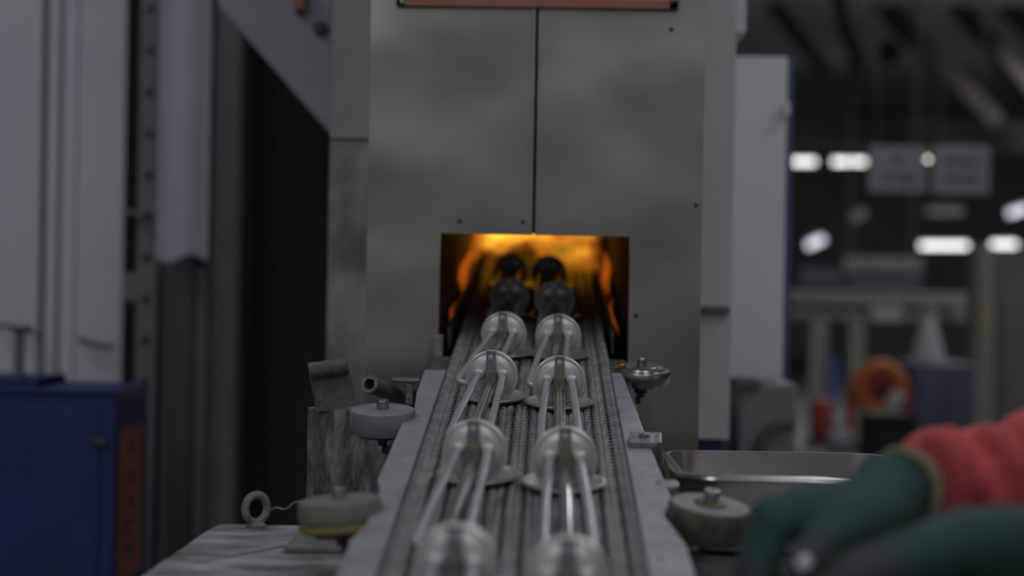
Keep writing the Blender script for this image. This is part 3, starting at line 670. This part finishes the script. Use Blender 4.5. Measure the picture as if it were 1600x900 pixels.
# right hand (farther): held level, fingers hooked down, thumb against a rod
wA = A(1410, 768, 1.164)
kn = [A(1216, 818, 1.115), A(1203, 806, 1.140), A(1204, 805, 1.163), A(1218, 812, 1.184)]
ch = []
ch.append(([A(1424, 765, 1.172), A(1385, 768, 1.162)], [0.0255, 0.026]))
for k, q in enumerate(kn):
    base = A(1372, 778, 1.145 + 0.012 * k); mid = base.lerp(q, 0.55)
    ch.append(([wA, base, mid, q], [0.022, 0.0200, 0.0175, 0.0135]))
fing = []
for k, q in enumerate(kn):
    Ls = [(0.043, 0.026, 0.022), (0.046, 0.030, 0.023), (0.043, 0.028, 0.022), (0.034, 0.021, 0.020)][k]
    p1 = q + Vector((-0.35, -0.10, -0.93)).normalized() * Ls[0]
    p2 = p1 + Vector((0.30, -0.45, -0.84)).normalized() * Ls[1]
    p3 = p2 + Vector((0.75, -0.50, -0.45)).normalized() * Ls[2]
    ch.append(([q, p1, p2, p3], [0.0122, 0.0105, 0.0098, 0.0085])); fing.append((p1, p2)); fing.append((p2, p3))
t0, t1, t2, t3 = A(1385, 795, 1.140), A(1330, 820, 1.112), A(1288, 846, 1.090), A(1250, 890, 1.070)
ch.append(([wA, t0, t1, t2, t3], [0.022, 0.0225, 0.0205, 0.0150, 0.0115])); fing.append((t2.lerp(t3, 0.5), t3))
gl = put(blob(ch, 0.0026, 5), 'glove', 'glove', person, WO); gl['label'] = 'green knitted glove on the farther hand, dark coated fingertips'
coat(gl, fing, WO, 0.011, 0.021)
# cuff hem
def hem(c, axis, r1, r2, name='glove_hem', parent=None, n=40, mi=0.0042):
    q = axis.to_track_quat('Z', 'Y').to_matrix()
    return MB(WO).tube([c + q @ Vector((r1 * math.cos(2 * math.pi * k / n), r2 * math.sin(2 * math.pi * k / n), 0.002 * math.sin(6 * math.pi * k / n))) for k in range(n)], mi, 10, closed=True).build(name, 'glove_hem', parent or person, smooth=True)
hem(A(1416, 766, 1.168), Vector((0.80, 0.58, 0.12)), 0.0285, 0.0275)
# left hand (nearer), lower right
wB = A(1628, 862, 1.02)
knb = [A(1450, 862, 0.955), A(1440, 850, 0.978), A(1446, 846, 1.000), A(1466, 848, 1.020)][::-1]
ch = [([A(1700, 880, 1.03), wB, A(1590, 858, 1.015)], [0.027, 0.0265, 0.0265])]
fb = []
for k, q in enumerate(knb):
    base = A(1568, 840, 1.030 - 0.014 * k); mid = base.lerp(q, 0.5) + Vector((0, 0, 0.003))
    ch.append(([wB, base, mid, q], [0.023, 0.0195, 0.0165, 0.0125]))
    Ls = [(0.034, 0.021, 0.020), (0.043, 0.028, 0.022), (0.046, 0.030, 0.023), (0.043, 0.026, 0.022)][k]
    p1 = q + Vector((-0.90, 0.10 - 0.05 * k, -0.36)).normalized() * Ls[0]
    p2 = p1 + Vector((-0.62, 0.05, -0.78)).normalized() * Ls[1]
    p3 = p2 + Vector((-0.10, 0.10, -0.98)).normalized() * Ls[2]
    ch.append(([q, p1, p2, p3], [0.0120, 0.0105, 0.0098, 0.0085])); fb.append((q.lerp(p1, 0.5), p1)); fb.append((p1, p2)); fb.append((p2, p3))
t0, t1, t2, t3 = A(1560, 880, 1.035), A(1480, 900, 1.060), A(1410, 905, 1.065), A(1350, 912, 1.060)
ch.append(([wB, t0, t1, t2, t3], [0.022, 0.020, 0.0165, 0.0125, 0.0105])); fb.append((t2, t3))
gl2 = put(blob(ch, 0.0026, 5), 'glove', 'glove', person, WO); gl2['label'] = 'green knitted glove on the nearer hand at the bottom corner'
coat(gl2, fb, WO, 0.0085, 0.017)
hem(A(1672, 873, 1.027), (A(1720, 885, 1.03) - A(1600, 860, 1.015)), 0.029, 0.028)
# red jacket: torso and both sleeves in one surface
shR, shL = Vector((0.72, 1.34, 1.42)), Vector((0.72, 0.88, 1.42))
eR, eL = A(1800, 700, 1.30), Vector((0.60, 0.90, 1.13))
ch = []
s0 = A(1412, 766, 1.166)
def lp(a_, b_, t): return a_.lerp(b_, t)
ch.append(([s0, A(1440, 760, 1.176), A(1468, 740, 1.182), A(1488, 746, 1.185), A(1512, 748, 1.188), A(1538, 734, 1.192), A(1562, 738, 1.197), A(1590, 736, 1.203), A(1625, 722, 1.212), A(1680, 715, 1.24), eR], [0.0225, 0.0275, 0.0335, 0.0305, 0.0255, 0.0325, 0.0300, 0.0320, 0.040, 0.043, 0.050]))
ch.append(([eR, lp(eR, shR, 0.5), shR], [0.052, 0.060, 0.070]))
ch.append(([A(1690, 878, 1.03), A(1740, 885, 1.03), eL, lp(eL, shL, 0.5), shL], [0.030, 0.036, 0.050, 0.060, 0.070]))
# slanting cloth folds on the visible sleeve
ch.append(([A(1446, 702, 1.168), A(1464, 688, 1.160), A(1484, 690, 1.153), A(1498, 716, 1.149), A(1503, 750, 1.149), A(1500, 790, 1.156)], [0.008, 0.010, 0.011, 0.011, 0.009, 0.006]))
ch.append(([A(1526, 692, 1.185), A(1545, 682, 1.170), A(1566, 690, 1.158), A(1590, 722, 1.152), A(1606, 770, 1.156)], [0.008, 0.010, 0.012, 0.012, 0.008]))
ch.append(([A(1520, 716, 1.160), A(1538, 744, 1.153), A(1556, 776, 1.155), A(1572, 806, 1.165)], [0.006, 0.009, 0.010, 0.008]))
ch.append(([A(1600, 672, 1.185), A(1640, 690, 1.170), A(1670, 730, 1.175)], [0.010, 0.013, 0.012]))
for yk in (0.93, 0.975, 1.02, 1.065, 1.11, 1.155, 1.20, 1.245, 1.29):
    ch.append(([Vector((0.80, yk, 0.86)), Vector((0.79, yk, 1.1)), Vector((0.78, yk, 1.30)), Vector((0.75, 1.11 + (yk - 1.11) * 0.9, 1.42))], [0.105, 0.10, 0.105, 0.08]))
ch.append(([Vector((0.75, 1.11, 1.44)), Vector((0.74, 1.11, 1.50))], [0.075, 0.062]))
put(blob(ch, 0.0042, 3), 'jacket', 'red_cloth', person, WO)
for sy in (1.02, 1.20):
    put(blob([([Vector((0.82, sy, 0.88)), Vector((0.80, sy, 0.48)), Vector((0.82, sy, 0.09))], [0.10, 0.07, 0.055]), ([Vector((0.82, sy, 0.045)), Vector((0.66, sy, 0.04))], [0.042, 0.036])], 0.008, 3), 'trouser_leg', 'navy_cloth', person, WO)
hd = put(blob([([Vector((0.73, 1.11, 1.49)), Vector((0.71, 1.11, 1.56))], [0.052, 0.052]), ([Vector((0.70, 1.11, 1.66)), Vector((0.675, 1.11, 1.60))], [0.088, 0.066]), ([Vector((0.63, 1.11, 1.645)), Vector((0.603, 1.11, 1.625))], [0.012, 0.013]),
               ([Vector((0.70, 1.02, 1.645)), Vector((0.70, 1.02, 1.615))], [0.014, 0.011]), ([Vector((0.70, 1.20, 1.645)), Vector((0.70, 1.20, 1.615))], [0.014, 0.011])], 0.006, 3), 'head', 'skin', person, WO)
put(blob([([Vector((0.735, 1.11, 1.70)), Vector((0.76, 1.11, 1.64))], [0.082, 0.07]), ([Vector((0.70, 1.11, 1.715))], [0.078])], 0.006, 3), 'hair', 'hair', hd, WO)
for sy in (-1, 1):
    e_ = MB(WO).lathe([(0.0105 * math.sin(math.pi * k / 8), -0.0105 * math.cos(math.pi * k / 8)) for k in range(9)], (0.6290, 1.11 + sy * 0.031, 1.655), (-1, 0, 0), 16).build('eye', 'plate_white', hd, smooth=True)
    MB(WO).tube([(0.617, 1.11 + sy * 0.016, 1.672), (0.614, 1.11 + sy * 0.031, 1.677), (0.622, 1.11 + sy * 0.048, 1.672)], 0.0035, 6).build('eyebrow', 'hair', hd)
    MB(WO).lathe([(0.0052, 0), (0.003, 0.0012), (0, 0.0016)], (0.6190, 1.11 + sy * 0.031, 1.655), (-1, 0, 0), 12).build('iris', 'hair', hd)
MB(WO).tube([(0.6165, 1.088, 1.588), (0.6075, 1.10, 1.590), (0.606, 1.11, 1.5895), (0.6075, 1.12, 1.590), (0.6165, 1.132, 1.588)], [0.003, 0.0048, 0.0052, 0.0048, 0.003], 8).build('mouth', 'lips', hd, smooth=True)
# the rod in the farther hand, its end turned to the camera
ra, rb = A(1255, 880, 1.035), A(1272, 872, 1.16)
rd = (rb - ra).normalized()
tag(MB(ra).lathe([(0, 0), (0.0042, 0.0), (0.0050, 0.0012), (0.0050, 0.14), (0, 0.14)], ra, rd, 20).build('metal_rod', 'rod', smooth=True), 'bright metal rod gripped in the glove, round end toward the viewer', 'rod')

# ------------------------------------------------------------------ left background
bc = empty('blue_cabinet', (A(110, 700, 3.3).x, 3.3, 0), label='blue steel cabinet with an orange warning strip at the left edge', cat='cabinet')
BO = bc.location.copy()
xb0, xb1 = A(-160, 700, 3.3).x, A(180, 700, 3.3).x
yb1 = 3.3 + 0.27
zt1 = A(120, 612, 3.3).z
MB(BO).box2((xb0, 3.3, 0.05), (xb1, yb1, zt1 - 0.004)).build('body', 'blue_paint', bc, bevel=0.004)
MB(BO).box2((xb0 + 0.02, 3.32, 0.0), (xb1 - 0.02, yb1, 0.05)).build('plinth', 'black', bc)
MB(BO).box2((xb0, 3.292, zt1 - 0.003), (xb1 + 0.004, yb1, zt1 + 0.004)).build('top_plate', 'blue_paint', bc, bevel=0.002)
MB(BO).box2((xb0 + 0.03, 3.295, 0.12), (xb1 - 0.03, 3.2995, zt1 - 0.03)).build('door', 'blue_paint', bc, bevel=0.002)
fbox('control_box', -60, 591, 58, 609, 3.36, 0.2, 'blue_paint', bc, org=BO)
ysa, ysb = 3.335, 3.52                       # the strip is stuck on the cabinet's side
zsa = A(200, 668, 3.42).z; zsb = A(200, 900, 3.42).z
lb_ = MB(BO).box2((xb1, ysa, zsb), (xb1 + 0.0015, ysb, zsa)).build('warning_strip', 'orange_label', bc)
for (u0_, u1_, v0, v1) in ((0.40, 0.62, 20, 25), (0.46, 0.56, 25, 38), (0.30, 0.72, 35, 38), (0.32, 0.7, 70, 74), (0.45, 0.55, 74, 86), (0.35, 0.66, 84, 88), (0.38, 0.62, 108, 112), (0.32, 0.7, 118, 121), (0.46, 0.55, 110, 128), (0.15, 0.66, 144, 150), (0.1, 0.5, 158, 164), (0.3, 0.6, 182, 196)):
    MB(BO).box2((xb1 + 0.0015, ysa + (ysb - ysa) * u0_, zsa - v1 / 760), (xb1 + 0.0022, ysa + (ysb - ysa) * u1_, zsa - v0 / 760)).build('lettering', 'print_dark', lb_)
c = A(158, 690, 3.3); MB(BO).rbox((c.x, 3.289, c.z), (0.03, 0.014, 0.016), 0.003).build('latch', 'dark_iron', bc)
# cable hooks on the wall
for k, pts in enumerate(([(-10, 512), (10, 508), (30, 514), (58, 522), (64, 530)], [(122, 530), (140, 536), (160, 542), (178, 541)])):
    ps = [A(x, y, 4.26) for x, y in pts]
    tag(MB(ps[0]).tube(ps, 0.006 if k else 0.005, 8).build('cable', 'slate_panel'), ['drooping dark cable on the white wall at the left edge', 'short dark cable lead on the white wall above the blue cabinet'][k], 'cable')
hk = empty('post_stub', A(28, 590, 3.45), label='small grey stand rising from the blue cabinet against the wall', cat='stand')
fbox('stand_bar', 21, 515, 33, 592, 3.45, 0.02, 'sign_grey', hk, org=hk.location.copy())
fbox('stand_cap', 14, 510, 42, 517, 3.445, 0.03, 'slate_panel', hk, org=hk.location.copy())
# perforated post
pst = empty('perforated_post', (A(230, 450, 4.05).x, 4.05, 0), label='grey perforated angle-iron post beside the white wall', cat='post')
PS = pst.location.copy(); xa, xb = A(213, 450, 4.05).x, A(245, 450, 4.05).x; xm = (xa + xb) / 2
h_ = 0.011; zz = 0.2; step = 65 / F * 4.05
mb = MB(PS); mb.box2((xa, 4.05, 0), (xm - h_, 4.056, 4.6)); mb.box2((xm + h_, 4.05, 0), (xb, 4.056, 4.6))
z_ = 0.0; zh = A(232, 145, 4.05).z % step
while z_ < 4.5:
    lo = z_ if z_ == 0 else z_ + h_
    nz_ = zh if z_ == 0 else z_ + step
    mb.box2((xm - h_, 4.05, lo), (xm + h_, 4.056, min(nz_ - h_, 4.6))); z_ = nz_
mb.build('web', 'post_grey', pst)
MB(PS).box2((xb - 0.006, 4.056, 0), (xb, 4.11, 4.6)).build('flange', 'post_grey', pst)
MB(PS).box2((xa, 4.10, 0), (xb, 4.105, 4.6)).build('hole_shade_strip', 'slate_panel', pst)  # dark strip added so the post holes look shaded
fbox('insulator', 192, 425, 216, 470, 4.15, 0.03, 'machine_green', pst, org=PS)
cw = [A(193, 328, 4.1), A(205, 332, 4.03), A(222, 336, 4.02), A(238, 337, 4.06)]
tag(MB(cw[0]).tube(cw, 0.006, 8).build('cable_tie', 'sign_grey'), 'pale cable tie looped round the perforated post', 'cable')
# hanging white sheet
sh = MB((A(290, 400, 3.9).x, 3.9, 1.38)); nx, nz = 24, 14; vv = []; ff = []
for side in (0, 1):
    for j in range(nz + 1):
        for i in range(nx + 1):
            u, v = i / nx, j / nz
            bot = A(290, 404 + 6 * math.sin(u * 7), 3.9).z
            x0_, x1_ = A(243, 450, 3.9).x, A(338 - 14 * (1 - v), 450, 3.9).x
            vv.append((x0_ + (x1_ - x0_) * u, 3.9 + 0.006 * math.sin(u * 8) * (0.5 + 0.5 * (1 - v)) + side * 0.003, bot + (4.5 - bot) * v))
K = (nx + 1) * (nz + 1)
for j in range(nz):
    for i in range(nx):
        a_ = j * (nx + 1) + i; ff.append((a_, a_ + 1, a_ + nx + 2, a_ + nx + 1)); ff.append((K + a_, K + a_ + nx + 1, K + a_ + nx + 2, K + a_ + 1))
tag(sh.add(vv, ff).build('hanging_sheet', 'sheet_white', smooth=True), 'tall white sheet hanging beside the perforated post', 'sheet')
# grey cabinets under and beside the sheet
g1 = empty('slate_cabinet', (A(290, 800, 4.0).x, 4.0, 0), label='narrow dark slate cabinet below the hanging sheet', cat='cabinet')
G1 = g1.location.copy()
fbox('cabinet_body', 264, 404, 300, 1000, 4.0, 0.4, 'slate_panel', g1, org=G1, bevel=0.004)
fbox('cabinet_door', 302, 415, 322, 1000, 3.985, 0.3, 'grey_panel', g1, org=G1, bevel=0.004)
g3 = empty('grey_cabinet', (A(250, 800, 4.2).x, 4.2, 0), label='grey panel standing behind the perforated post foot', cat='panel')
fbox('panel_board', 236, 380, 263, 1010, 4.2, 0.1, 'post_grey', g3, org=g3.location.copy())
g2 = empty('machine_casing', (A(355, 600, 3.75).x, 3.75, 0), label='grey machine casing edge beside the black recess', cat='casing')
G2 = g2.location.copy()
p = [A(326, 300, 3.75), A(392, 300, 4.3)]
MB(G2).prism([(p[0].x, 3.75, 0.1), (p[1].x, 4.3, 0.1), (p[1].x, 4.3, 3.2), (p[0].x, 3.75, 3.2)], (0.01, 0.02, 0)).build('casing_side', 'grey_panel', g2)
MB(G2).prism([(p[1].x, 4.3, 0.1), (A(520, 300, 4.3).x, 4.3, 0.1), (A(520, 300, 4.3).x, 4.3, 3.2), (p[1].x, 4.3, 3.2)], (0, 0.02, 0)).build('casing_back', 'shade_olive', g2)  # dark back against the grey side puts the recess shading into colour
MB(G2).box2((p[0].x, 3.75, 3.2), (A(520, 300, 4.3).x, 4.32, 3.22)).build('casing_roof', 'shade_olive', g2)
# sloped hood
hd_ = empty('sloped_hood', (A(450, 60, 3.25).x, 3.25, 1.6), label='white sloped duct hood hanging over the dark recess', cat='hood')
HO = hd_.location.copy()
poly = [A(338, -330, 3.25), A(340, 8, 3.25), A(515, 208, 3.25), A(519, 200, 3.25), A(521, -330, 3.25)]
MB(HO).prism(poly, (0, 0.35, 0)).build('hood_body', 'hood_white', hd_, bevel=0.006)
c = A(472, 8, 3.25); MB(HO).rbox((c.x, 3.235, c.z + 0.01), (0.022, 0.03, 0.05), 0.004).build('hook', 'copper_frame', hd_)
c = A(470, 18, 3.25); MB(HO).rbox((c.x, 3.238, c.z), (0.016, 0.024, 0.016), 0.004).build('hook_tip', 'black', hd_)
c = A(502, 46, 3.25); MB(HO).lathe([(0.014, 0), (0.014, 0.012), (0.009, 0.018), (0, 0.018)], (c.x, 3.25, c.z), (0, -1, 0), 16).build('knob', 'dark_iron', hd_)

# ------------------------------------------------------------------ right background, near
pc = empty('pale_cabinet', (A(1188, 600, 3.5).x, 3.5, 0), label='tall pale grey control cabinet with blue edge right of the furnace', cat='cabinet')
PC = pc.location.copy()
fbox('cabinet_body', 1120, 88, 1227, 596, 3.5, 0.5, 'cabinet_pale', pc, org=PC, bevel=0.004)
fbox('blue_edge', 1228, 92, 1236, 620, 3.52, 0.46, 'blue_trim', pc, org=PC)
c = A(1227, 172, 3.5); MB(PC).rbox((c.x, 3.49, c.z), (0.014, 0.02, 0.03), 0.003).build('latch', 'cabinet_pale', pc)
fbox('plinth', 1120, 598, 1145, 1500, 3.55, 0.4, 'grey_box', pc, org=PC)
gb = empty('grey_console', (A(1190, 650, 3.3).x, 3.3, 0), label='low grey console box under the pale cabinet', cat='console')
GB = gb.location.copy()
fbox('console_body', 1148, 598, 1240, 1300, 3.32, 0.15, 'grey_box', gb, org=GB, bevel=0.01)
fbox('console_shadow', 1150, 596, 1190, 606, 3.30, 0.15, 'slate_panel', gb, org=GB)  # dark strip paints the shadow along the console top
pts = [A(x, y, 3.29) for x, y in ((1186, 720), (1190, 690), (1202, 672), (1220, 664), (1240, 664))]
MB(GB).tube(pts, 0.012, 10).build('console_hose', 'slate_panel', gb, smooth=True)

# ------------------------------------------------------------------ far hall
HY = 24.0
tr1 = empty('roof_truss', A(1420, 210, 20), label='dark brown roof beam crossing above the hanging signs', cat='beam')
fbox('main_beam', 1180, 186, 1800, 226, 20.0, 0.4, 'beam_brown', tr1, org=tr1.location.copy())
fbox('lower_flange', 1180, 226, 1800, 232, 19.9, 0.6, 'beam_slate', tr1, org=tr1.location.copy())
for k, (x0, y0, x1, y1, wd) in enumerate(((1360, -20, 1560, 190, 26), (1470, -30, 1660, 190, 20), (1550, -30, 1700, 140, 22), (1200, -10, 1310, 130, 16))):
    a_, b_ = A(x0, y0, 19), A(x1, y1, 19); t = (b_ - a_).normalized(); nrm = t.cross(Vector((0, 1, 0))).normalized() * (wd / F * 19 / 2)
    tag(MB((a_ + b_) / 2).prism([a_ + nrm, b_ + nrm, b_ - nrm, a_ - nrm], (0, 0.3, 0)).build('roof_brace', 'beam_brown'), ['diagonal roof brace meeting the roof beam above the hanging signs', 'diagonal roof brace near the upper right corner', 'diagonal roof brace furthest right under the ceiling', 'short diagonal roof brace above the pale cabinet'][k], 'beam', 'diagonal roof braces')
pts = [A(x, y, 15.5) for x, y in ((1292, -95), (1302, -40), (1318, 40), (1335, 75), (1344, 110), (1332, 140), (1300, 160), (1262, 166), (1215, 168))]
tag(MB(pts[3]).tube(pts, [0.06, 0.06, 0.06, 0.08, 0.09, 0.10, 0.10, 0.09, 0.08], 12).build('duct_hose', 'hose_dark', smooth=True), 'thick dark curved hose hanging under the ceiling', 'hose')
c = A(1388, 82, 17); tag(MB(c).lathe([(0.14, 0), (0.12, 0.1), (0, 0.12)], c, (0, -1, -0.3), 20).build('ceiling_bell', 'hose_dark', smooth=True), 'small round dark fitting under the ceiling', 'fitting')

def tubelamp(px0, px1, py, Y, m, label, thick=7, slope=0.0, grp='lit strip lamps in the hall'):
    a_, b_ = A(px0, py, Y), A(px1, py + slope, Y); c = (a_ + b_) / 2; r_ = thick / 2 / F * Y
    t = empty('strip_lamp', c, label=label, cat='lamp', group=grp)
    MB(c).tube([a_, b_], r_, 12).build('lamp_tube', m, t, smooth=True)
    ex = (b_ - a_).normalized()
    q = Matrix.Identity(3)
    for e_ in (a_, b_): MB(c).tube([e_ - ex * 0.012 + Vector((0, 0.02, 0)), e_ + ex * 0.012 + Vector((0, 0.02, 0))], r_ * 1.1, 10).build('end_cap', 'lamp_metal', t)
    for e_ in (a_, b_): MB(c).tube([e_ + Vector((0, r_ * 1.5, r_ * 2)), Vector((e_.x, e_.y + r_ * 1.5, 4.6))], 0.008, 6).build('hanger_rod', 'dark_iron', t)
    MB(c).tube([a_ + Vector((0, r_ * 1.5, r_ * 1.6)), b_ + Vector((0, r_ * 1.5, r_ * 1.6))], r_ * 0.9, 8).build('housing', 'lamp_metal', t)
    return t
tubelamp(1238, 1274, 253, HY, 'lamp_white', 'bright strip lamp touching the edge of the pale cabinet')
tubelamp(1301, 1352, 253, HY, 'lamp_white', 'bright strip lamp just before the hanging signs')
tubelamp(1438, 1512, 384, HY, 'lamp_white', 'long bright strip lamp below the hanging signs')
tubelamp(1549, 1588, 382, HY, 'lamp_white', 'bright strip lamp right of the long one, near the picture edge')
tubelamp(1261, 1287, 385, HY, 'lamp_cool', 'small cool tilted lamp low beside the pale cabinet', 10, -12)
tubelamp(1575, 1606, 335, HY, 'lamp_cool', 'cool tilted lamp cut by the right picture edge', 9, -10)
tubelamp(1333, 1352, 344, HY, 'glow_dim', 'glowing tube standing in for a dim reflection under the left hanging sign', 10, -12)  # glow added for a dim reflection, no real lamp
tubelamp(1448, 1504, 330, HY, 'glow_dim', 'faint flat strip lamp between the signs and the long bright lamp', 9)
c = A(1450, 249, 7.6)
bl = empty('pilot_lamp', c, label='single round glowing lamp between the two hanging signs', cat='lamp')
MB(c).lathe([(0.0105 * math.sin(math.pi * k / 10), -0.0105 * math.cos(math.pi * k / 10)) for k in range(11)], c, n=16).build('bulb', 'lamp_warm_dim', bl, smooth=True)
MB(c).tube([c + Vector((0, 0, 0.009)), (c.x, c.y, 4.6)], 0.003, 8).build('lamp_stem', 'dark_iron', bl)
# hanging signs
for k, (x0, x1, y0, y1, lab, marks) in enumerate(((1358, 1448, 230, 300, 'left one of two grey hanging sign boards under the roof beam', ((1395, 240, 1410, 256), (1376, 272, 1398, 282), (1402, 270, 1430, 283))), (1458, 1547, 230, 303, 'right one of two grey hanging sign boards under the roof beam', ((1476, 246, 1500, 256), (1504, 247, 1526, 257), (1474, 273, 1498, 282), (1502, 274, 1528, 283))))):
    c = A((x0 + x1) / 2, (y0 + y1) / 2, 8.0); t = empty('hanging_sign', c, label=lab, cat='sign', group='hanging sign boards')
    bd = fbox('board', x0, y0, x1, y1, 8.0, 0.04, 'sign_grey', t, org=c, bevel=0.004)
    for (a_, b_, c_, d_) in marks:
        fbox('lettering', a_, b_, c_, b_ + (d_ - b_) * 0.38, 7.996, 0.003, 'sign_print', bd, org=c); fbox('lettering', a_ + 2, b_ + (d_ - b_) * 0.6, c_ - 2, d_, 7.996, 0.003, 'sign_print', bd, org=c)
        fbox('lettering', (a_ + c_) / 2 - 1.5, b_, (a_ + c_) / 2 + 1.5, d_, 7.995, 0.003, 'sign_print', bd, org=c)
    for px in (x0 + 12, x1 - 12):
        q = A(px, y0, 8.02); MB(c).tube([q, (q.x, q.y, 4.6)], 0.004, 6).build('hanger_rod', 'dark_iron', t)
# steelwork and machines
def simple(name, x0, y0, x1, y1, Y, dep, m, label, cat, extra=()):
    c = A((x0 + x1) / 2, y1, Y); t = empty(name, c, label=label, cat=cat)
    fbox('body', x0, y0, x1, y1, Y, dep, m, t, org=c, bevel=0.01)
    for (nm, a_, b_, c_, d_, dy, m2) in extra: fbox(nm, a_, b_, c_, d_, Y + dy, max(0.03, -dy + 0.02), m2, t, org=c, bevel=0.004)
    return t
simple('cable_tray', 1318, 401, 1442, 424, 16, 0.3, 'beam_grey', 'pale grey cable tray crossing below the bright lamps', 'cable tray', (('lower_board', 1325, 426, 1440, 448, 0.1, 'beam_slate'), ('hanger_bar', 1330, -90, 1333, 401, 0.1, 'beam_slate'), ('hanger_bar', 1428, -90, 1431, 401, 0.1, 'beam_slate')))
simple('crane_beam', 1250, 418, 1318, 448, 17, 0.3, 'beam_slate', 'slate crane beam end beside the pale cabinet', 'beam')
mf = simple('machine_gantry', 1234, 457, 1536, 478, 12, 0.3, 'machine_green', 'grey-green machine gantry with legs spanning behind the orange reel', 'machine', (
    ('lower_rail', 1234, 486, 1536, 500, 0.05, 'machine_green'), ('leg', 1264, 500, 1292, 735, 0.02, 'machine_green'), ('leg', 1326, 500, 1350, 735, 0.02, 'machine_green'), ('leg', 1438, 478, 1454, 735, 0.06, 'machine_green'),
    ('glint_plate', 1362, 481, 1408, 502, -0.05, 'white_plastic'), ('glint_plate', 1488, 481, 1520, 502, -0.05, 'sign_grey'), ('blue_strip', 1296, 560, 1310, 640, -0.02, 'blue_plastic')))  # the two pale plates stand in for bright reflections
c = A(1450, 540, 9.3); c.z = A(1450, 568, 9.0).z + 0.13; cone = empty('white_hopper', c, label='white funnel-shaped hopper above the navy cabinet', cat='hopper')
MB(c).lathe([(0.035, 0.13), (0.05, 0.05), (0.085, -0.08), (0.09, -0.13), (0, -0.13)], c, n=24).build('hopper_cone', 'white_plastic', cone, smooth=True)
MB(c).lathe([(0.04, 0.13), (0.04, 0.18), (0, 0.18)], c, n=20).build('hopper_neck', 'sign_grey', cone)
simple('navy_cabinet', 1424, 568, 1520, 1100, 9.0, 0.5, 'navy_box', 'dark navy cabinet behind the red sleeve', 'cabinet', (('door', 1430, 590, 1472, 1080, -0.02, 'navy_box'), ('door', 1474, 590, 1515, 1080, -0.02, 'navy_box')))
simple('ochre_column', 1521, 385, 1552, 1100, 10.0, 0.25, 'column_ochre', 'yellowish grey steel column right of the navy cabinet', 'column', (('paint_mark', 1528, 478, 1540, 512, -0.02, 'yellow_band'),))
simple('dark_screen_wall', 1554, 396, 1760, 1100, 10.5, 0.2, 'screen_dark', 'dark green-grey screen at the right picture edge', 'screen', (('round_gauge_plate', 1560, 595, 1572, 607, -0.02, 'slate_panel'),))
c = A(1374, 606, 8.5); rl_ = empty('orange_reel', c, label='round orange cable reel standing before the machine gantry', cat='reel')
MB(c).tube([c + Vector((0.105 * math.cos(2 * math.pi * k / 32), 0, 0.105 * math.sin(2 * math.pi * k / 32))) for k in range(32)], 0.042, 12, closed=True).build('reel_ring', 'orange_plastic', rl_, smooth=True)
MB(c).lathe([(0.08, -0.03), (0.08, 0.03), (0, 0.03)], c, (0, -1, 0), 24).build('reel_disc', 'red_plastic', rl_)
MB(c).lathe([(0.03, 0), (0.03, 0.05), (0, 0.05)], c, (0, -1, 0), 16).build('hub', 'black', rl_)
q = A(1398, 626, 8.4); MB(c).rbox((q.x, q.y, q.z), (0.07, 0.02, 0.09), 0.01, Matrix.Rotation(R(30), 3, 'Y')).build('tag_card', 'white_plastic', rl_)
MB(c).box2((c.x - 0.16, c.y + 0.0, 0), (c.x - 0.12, c.y + 0.06, c.z)).build('leg', 'red_plastic', rl_); MB(c).box2((c.x + 0.12, c.y, 0), (c.x + 0.16, c.y + 0.06, c.z)).build('leg', 'red_plastic', rl_)
c = A(1284, 655, 8.6); rs_ = empty('red_drum', c, label='small red drum beside the grey bags', cat='drum')
MB(c).lathe([(0.045, -0.12), (0.058, -0.10), (0.060, 0.06), (0.05, 0.10), (0, 0.115)], c, n=20).build('drum_body', 'red_plastic', rs_, smooth=True)
MB(c).box2((c.x - 0.08, c.y - 0.08, 0), (c.x + 0.08, c.y + 0.08, c.z - 0.12)).build('drum_stand', 'beam_brown', rs_)
for (px, py, rr3, mm, lab) in ((1312, 672, 0.058, 'bag_grey', 'bluish grey bag leaning beside the red drum'), (1347, 686, 0.050, 'bag_green', 'greenish grey bag under the orange reel')):
    c = A(px, py, 7.9); c.z = A(1310, 715, 7.9).z + rr3 * 1.4 + 0.012; t = empty('sack', c, label=lab, cat='bag', group='bags on the bench')
    MB(c).lathe([(rr3 * 0.8, -rr3 * 1.4), (rr3, -rr3 * 0.6), (rr3 * 0.9, rr3 * 0.3), (rr3 * 0.4, rr3 * 1.0), (rr3 * 0.5, rr3 * 1.2), (0, rr3 * 1.2)], c, n=18).build('bag_body', mm, t, smooth=True)
    MB(c).tube([c + Vector((rr3 * 0.42 * math.cos(a_ * math.pi / 6), rr3 * 0.42 * math.sin(a_ * math.pi / 6), rr3 * 1.0)) for a_ in range(12)], 0.006, 6, closed=True).build('bag_tie', 'slate_panel', t)
simple('work_bench', 1255, 715, 1360, 735, 7.7, 0.4, 'slate_panel', 'dark bench carrying the grey bags', 'bench', (('leg', 1258, 735, 1266, 899, 0.01, 'slate_panel'), ('leg', 1350, 735, 1358, 901, 0.01, 'slate_panel')))
simple('black_bin', 1366, 652, 1432, 1000, 7.2, 0.4, 'black', 'black waste bin beside the red sleeve', 'bin', (('bin_rim', 1360, 648, 1436, 658, -0.02, 'hose_dark'),))
